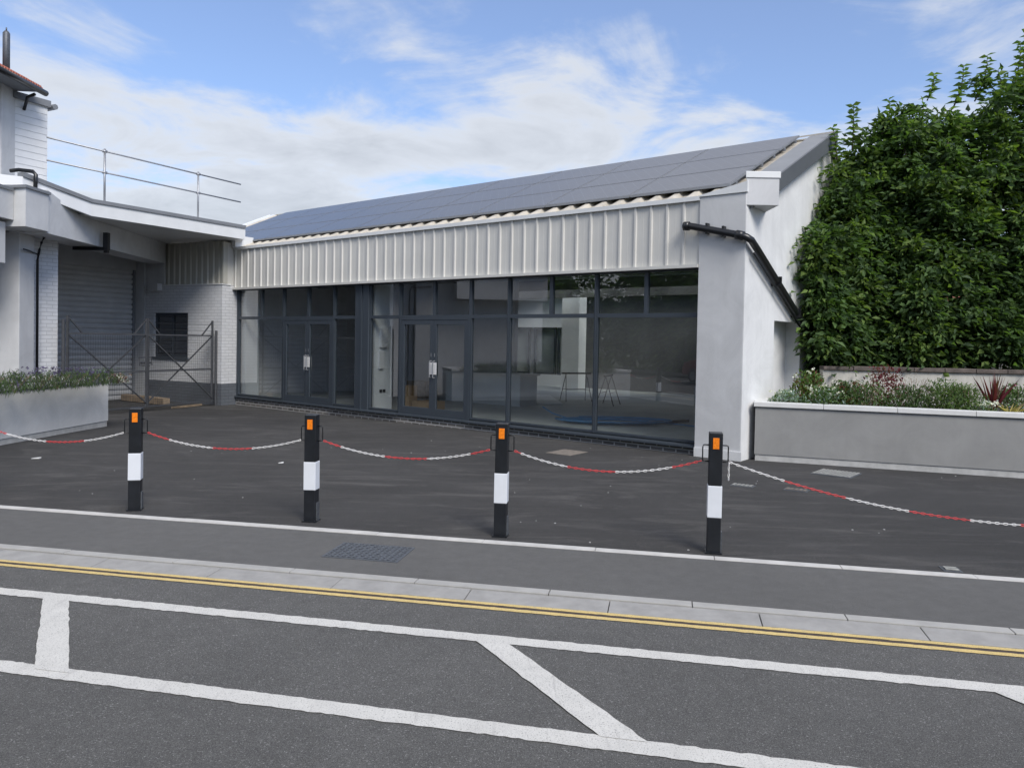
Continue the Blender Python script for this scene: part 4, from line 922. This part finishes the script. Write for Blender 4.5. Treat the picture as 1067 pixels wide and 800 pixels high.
tuft('shrub', pr(2.9, 0.3), 'small white flowered plant at the foot of the burgundy spikes', 'plant', 12, 260, .16, .16, .04, .014, ['silver', 'leaf_m'], [.6, .4], flowers=30, fm='flower_w', fs=.022)
tuft('flax_plant', pr(3.2, 0.35), 'low arching plant with cream and yellow striped leaves', 'plant', 13, 14, .2, .32, .05, .022, ['flax_y', 'leaf_r'], [.8, .2], blade=True)
tuft('shrub', pr(3.36, 0.75), 'rounded green plant with pale pink flowers at the right edge', 'plant', 14, 1300, .36, .4, .055, .02, ['leaf_m', 'leaf_d', 'leaf_r'], [.5, .4, .1], flowers=16, fm='flower_p', fs=.016)
for k in range(5): tuft('shrub', pr(3.95+.75*k, .55), ['green shrub', 'low green shrub', 'dark shrub', 'mixed shrub', 'last shrub'][k]+' further along the right planter, outside the view', 'plant', 20+k, 500, .32, .36, .05, .016, ['leaf_m', 'leaf_d'], [.5, .5])
# lavender in the left planter
pl = lambda u, w=.35: PL(u, -w, .79)
PLB = Fr(PL(0, 0)[:2], tuple(-dL), (-dL[1], dL[0]))
lv = ['pinkish dry flowered low plant at the gate end of the left planter', 'green lavender clump with pale flower heads left of the dry flowered plant', 'dense green lavender clump in front of the brick pier', 'lavender clump in front of the black downpipe', 'purple tipped lavender clump before the pale column', 'tall purple lavender clump at the left edge']
for k, u in enumerate((.3, .72, 1.12, 1.5, 1.9, 2.3)):
    if k == 0: tuft('lavender', pl(u), lv[k], 'plant', 40, 420, .13, .2, .04, .014, ['lav_green', 'burg', 'flower_w'], [.5, .3, .2], flowers=14, fm='dry', fs=.02, group='lavender in the left planter')
    else: tuft('lavender', pl(u), lv[k], 'plant', 40+k, 440, .19+.012*k, .3, .1, .007, ['lav_green', 'leaf_m', 'lav_purple'], [.6, .3, .1], up=1.5, flowers=26, fm='lav_purple' if k > 1 else 'silver', fs=.026, group='lavender in the left planter', fh=1.15)
for k in range(4): tuft('lavender', pl(2.8+.5*k), ['first', 'second', 'third', 'fourth'][k]+' lavender clump of the left planter beyond the left edge', 'plant', 50+k, 600, .26, .3, .1, .007, ['lav_green', 'leaf_m', 'lav_purple'], [.6, .3, .1], up=1.5, group='lavender in the left planter')

# ------------------------------------------------------------------ beyond: houses behind the trees
def house(P, rot, Wd, Dp, H, RH, wall, label):
    f = Fr(P, (math.cos(rot), math.sin(rot)), (-math.sin(rot), math.cos(rot))); r = root('house', (P[0], P[1], 0), label, 'house')
    m_ = MB(); f.box(m_, 0, Wd, 0, Dp, -.1, H); obj('wall', m_, wall, r, uv=True)
    m_ = MB(); m_.add([f(-.2, -.3, H-.1), f(Wd+.2, -.3, H-.1), f(Wd+.2, Dp+.3, H-.1), f(-.2, Dp+.3, H-.1), f(-.2, Dp/2, H+RH), f(Wd+.2, Dp/2, H+RH)], [(0, 1, 5, 4), (2, 3, 4, 5), (0, 4, 3), (1, 2, 5), (0, 3, 2, 1)]); obj('roof', m_, 'tile', r)
    for i in range(int(Wd/2.2)):
        for z in ([.9, 3.1] if H > 4 else [1.0]):
            u = 1+i*2.2; m_ = MB(); f.box(m_, u, u+.9, -.05, -.003, z, z+1.1); w = obj('window', m_, 'flash_white', r); m_ = MB(); f.box(m_, u+.07, u+.83, -.06, -.052, z+.07, z+1.03); obj('pane', m_, 'anth', w)
house((11, 19), rad(-15), 9, 7, 2.9, .9, 'house_brick', 'low brick house glimpsed through the trees on the right')
m_ = MB(); m_.prism([(8.0, 15.8), (16, 14.2), (16, 14.4), (8, 16.)], 1.1, 2.5); tag(obj('garden_wall', m_, 'old_white'), 'white garden wall glimpsed through gaps in the leaves', 'wall')

# across the road: only seen mirrored in the shop glass
def parked(P, rot, mat, label):
    f = Fr(P, (math.cos(rot), math.sin(rot)), (-math.sin(rot), math.cos(rot))); r = root('parked_car', (P[0], P[1], 0), label, 'car', 'cars parked across the road')
    sil = [(-2.1, .35), (-2.15, .7), (-2.0, .92), (-1.5, 1.0), (-.95, 1.42), (.5, 1.45), (1.2, 1.0), (1.95, .85), (2.12, .6), (2.1, .32)]
    def ext(pts, w): 
        m = MB(); n = len(pts); vs = [f(x, -w*(1-.12*max(0, z-.9)), z) for x, z in pts]+[f(x, w*(1-.12*max(0, z-.9)), z) for x, z in pts]
        return m.add(vs, [tuple(range(n)), tuple(range(2*n-1, n-1, -1))]+[(i, n+i, n+(i+1) % n, (i+1) % n) for i in range(n)])
    obj('body', ext(sil, .86), mat, r, bevel=.05)
    obj('side_window', ext([(-1.35, 1.0), (-.88, 1.36), (.45, 1.38), (1.0, 1.0)], .875), 'anth', r)
    for x in (-1.3, 1.3):
        for y in (-.8, .8):
            m_ = MB(); m_.tube([f(x, y-.1, .3), f(x, y+.1, .3)], .31, 20); w = obj('wheel', m_, 'rubber', r); m_ = MB(); m_.tube([f(x, y-.106, .3), f(x, y+.106, .3)], .18, 14); obj('rim', m_, 'steel', w)
parked((-15, 1.2), rad(-11.4)+math.pi, 'carpaint', 'dark red hatchback parked on the far side of the road')
#parked((-22, 2.8), rad(-11.4)+math.pi, 'carwhite', 'silver hatchback parked behind the red one')
#parked((-8, -.6), rad(-11.4)+math.pi, 'carwhite', 'silver hatchback parked nearest the crossing hatching')
ol = ['dark evergreen', 'broad dark tree', 'tall leafy tree', 'dense rounded tree', 'bushy hedge tree', 'wide spreading tree', 'old dark tree', 'thick green tree', 'leaning green tree', 'heavy crowned tree', 'last dark tree']
for k in range(11):
    u = -52+6.0*k; w = -9.5+((k*7) % 3)*.8; x, y, _ = RD(u, w)
    tree((x, y, 0), [((x, y, 4.2), (3.6, 2.6, 4.0)), ((x+1.5, y, 2.4), (3.2, 2.4, 2.2))], ol[k]+' across the road behind the camera', 100+k, 5200, leaf=.5, clump=1.3, young=.05, trunk_r=.25, group='trees across the road')

# far left closing the street
for k, (x, y) in enumerate(((-34, 13), (-31, 20), (-38, 6), (-27, 27))):
    tree((x, y, 0), [((x, y, 4.0), (4.2, 4.2, 4.0)), ((x, y-2, 2.5), (4, 4, 2.5))], ['big tree closing the street on the left', 'tree behind the depot yard', 'farthest street tree on the left', 'tree at the back of the depot'][k]+', outside the view', 130+k, 5200, leaf=.55, clump=1.4, young=.05, trunk_r=.25, group='trees across the road')

# ------------------------------------------------------------------ sky and light
SUN_AZ, SUN_EL = 153., 43.     # compass from +Y clockwise
w = bpy.data.worlds.new('World'); sc.world = w; w.use_nodes = True; nt = w.node_tree; bg = nt.nodes['Background']
sky = N(nt, 'ShaderNodeTexSky', sky_type='NISHITA'); sky.sun_disc = False; sky.sun_elevation = rad(SUN_EL); sky.sun_rotation = rad(SUN_AZ)
sky.air_density = 1.0; sky.dust_density = .6; sky.ozone_density = 2.5
tc = N(nt, 'ShaderNodeTexCoord'); co = tc.outputs['Generated']
sx = N(nt, 'ShaderNodeSeparateXYZ'); nt.links.new(co, sx.inputs[0])
def mth(op, a, b_=None, clamp=False):
    n = N(nt, 'ShaderNodeMath', operation=op, use_clamp=clamp)
    for i, v in enumerate((a, b_)):
        if v is None: continue
        if hasattr(v, 'links'): nt.links.new(v, n.inputs[i])
        else: n.inputs[i].default_value = v
    return n.outputs[0]
zz = mth('ADD', mth('MAXIMUM', sx.outputs[2], 0.), .16)
cb = N(nt, 'ShaderNodeCombineXYZ'); nt.links.new(mth('DIVIDE', sx.outputs[0], zz), cb.inputs[0]); nt.links.new(mth('DIVIDE', sx.outputs[1], zz), cb.inputs[1])
mp = N(nt, 'ShaderNodeMapping'); mp.inputs['Location'].default_value = (.93, 7.32, 0); mp.inputs['Rotation'].default_value = (0, 0, rad(25)); nt.links.new(cb.outputs[0], mp.inputs[0])
n1 = noise(nt, mp.outputs[0], 1.0, 9, .58, .25)
n2 = noise(nt, mp.outputs[0], 2.4, 8, .6, .8)
# cloud bank thicker to the left and towards the horizon, open blue high on the right
az = mth('MULTIPLY', sx.outputs[0], -.05)
hi = N(nt, 'ShaderNodeMapRange', interpolation_type='SMOOTHSTEP'); nt.links.new(sx.outputs[2], hi.inputs[0]); hi.inputs[1].default_value = .44; hi.inputs[2].default_value = .62; hi.inputs[4].default_value = .35
lo = mth('ADD', mth('MULTIPLY', mth('SUBTRACT', .27, sx.outputs[2]), .75), hi.outputs[0])
dens = mth('ADD', mth('ADD', mth('ADD', mth('ADD', mth('MULTIPLY', n1, .85), .11), mth('MULTIPLY', mth('SUBTRACT', n2, .5), .5)), az), lo)
mr = N(nt, 'ShaderNodeMapRange', interpolation_type='SMOOTHSTEP'); nt.links.new(dens, mr.inputs[0]); mr.inputs[1].default_value = .44; mr.inputs[2].default_value = .64
mask = mth('ADD', mth('MULTIPLY', mr.outputs[0], .78), .13)
shade = N(nt, 'ShaderNodeMapRange'); nt.links.new(dens, shade.inputs[0]); shade.inputs[1].default_value = .6; shade.inputs[2].default_value = .95; shade.inputs[3].default_value = 1.; shade.inputs[4].default_value = .55
cc = N(nt, 'ShaderNodeMix', data_type='RGBA', blend_type='MULTIPLY'); cc.inputs[0].default_value = 1; cc.inputs[6].default_value = (3.45, 4.0, 4.85, 1)
gr = N(nt, 'ShaderNodeCombineXYZ'); [nt.links.new(shade.outputs[0], gr.inputs[i]) for i in range(3)]; nt.links.new(gr.outputs[0], cc.inputs[7])
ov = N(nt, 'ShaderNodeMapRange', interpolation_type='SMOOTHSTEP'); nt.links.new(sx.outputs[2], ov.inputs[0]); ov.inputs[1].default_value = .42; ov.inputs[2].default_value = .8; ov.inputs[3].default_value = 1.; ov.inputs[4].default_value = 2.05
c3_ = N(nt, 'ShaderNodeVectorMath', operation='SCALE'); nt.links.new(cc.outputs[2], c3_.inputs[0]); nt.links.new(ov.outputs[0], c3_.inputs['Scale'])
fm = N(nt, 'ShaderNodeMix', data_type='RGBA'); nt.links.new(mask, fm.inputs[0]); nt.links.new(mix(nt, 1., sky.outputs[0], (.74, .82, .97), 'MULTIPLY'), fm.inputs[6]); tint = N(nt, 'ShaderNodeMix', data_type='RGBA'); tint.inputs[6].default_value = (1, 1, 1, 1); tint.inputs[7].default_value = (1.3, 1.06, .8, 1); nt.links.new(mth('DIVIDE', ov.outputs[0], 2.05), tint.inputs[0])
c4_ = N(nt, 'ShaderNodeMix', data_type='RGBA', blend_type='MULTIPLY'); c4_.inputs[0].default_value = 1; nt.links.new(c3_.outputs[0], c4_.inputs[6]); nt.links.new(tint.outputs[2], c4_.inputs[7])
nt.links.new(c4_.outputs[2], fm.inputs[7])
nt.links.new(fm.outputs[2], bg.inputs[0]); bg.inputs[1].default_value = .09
sl = bpy.data.lights.new('sun', 'SUN'); sl.energy = 1.5; sl.angle = rad(26); sl.color = (1, .95, .87)
so = bpy.data.objects.new('sun', sl); COL.objects.link(so)
dv = Vector((math.sin(rad(SUN_AZ))*math.cos(rad(SUN_EL)), math.cos(rad(SUN_AZ))*math.cos(rad(SUN_EL)), math.sin(rad(SUN_EL))))
so.rotation_euler = dv.to_track_quat('Z', 'Y').to_euler(); so.location = (10, -10, 20)

# ------------------------------------------------------------------ camera
cam = bpy.data.cameras.new('camera'); co_ = bpy.data.objects.new('camera', cam); COL.objects.link(co_); sc.camera = co_
co_.location = (0, 0, 1.65)
from mathutils import Matrix
co_.rotation_euler = (Matrix.Rotation(rad(90-1.2), 3, 'X') @ Matrix.Rotation(rad(1.05), 3, 'Z')).to_euler()
cam.sensor_width = 36; cam.lens = 36*800/1067; cam.clip_end = 2500; cam.shift_y = -29/1067
sc.view_settings.view_transform = 'Standard'; sc.view_settings.look = 'None'; sc.view_settings.gamma = 1; sc.view_settings.exposure = 1.12
sc.render.engine = 'CYCLES'; sc.cycles.max_bounces = 8; sc.cycles.transparent_max_bounces = 12; sc.cycles.caustics_reflective = False; sc.cycles.caustics_refractive = False
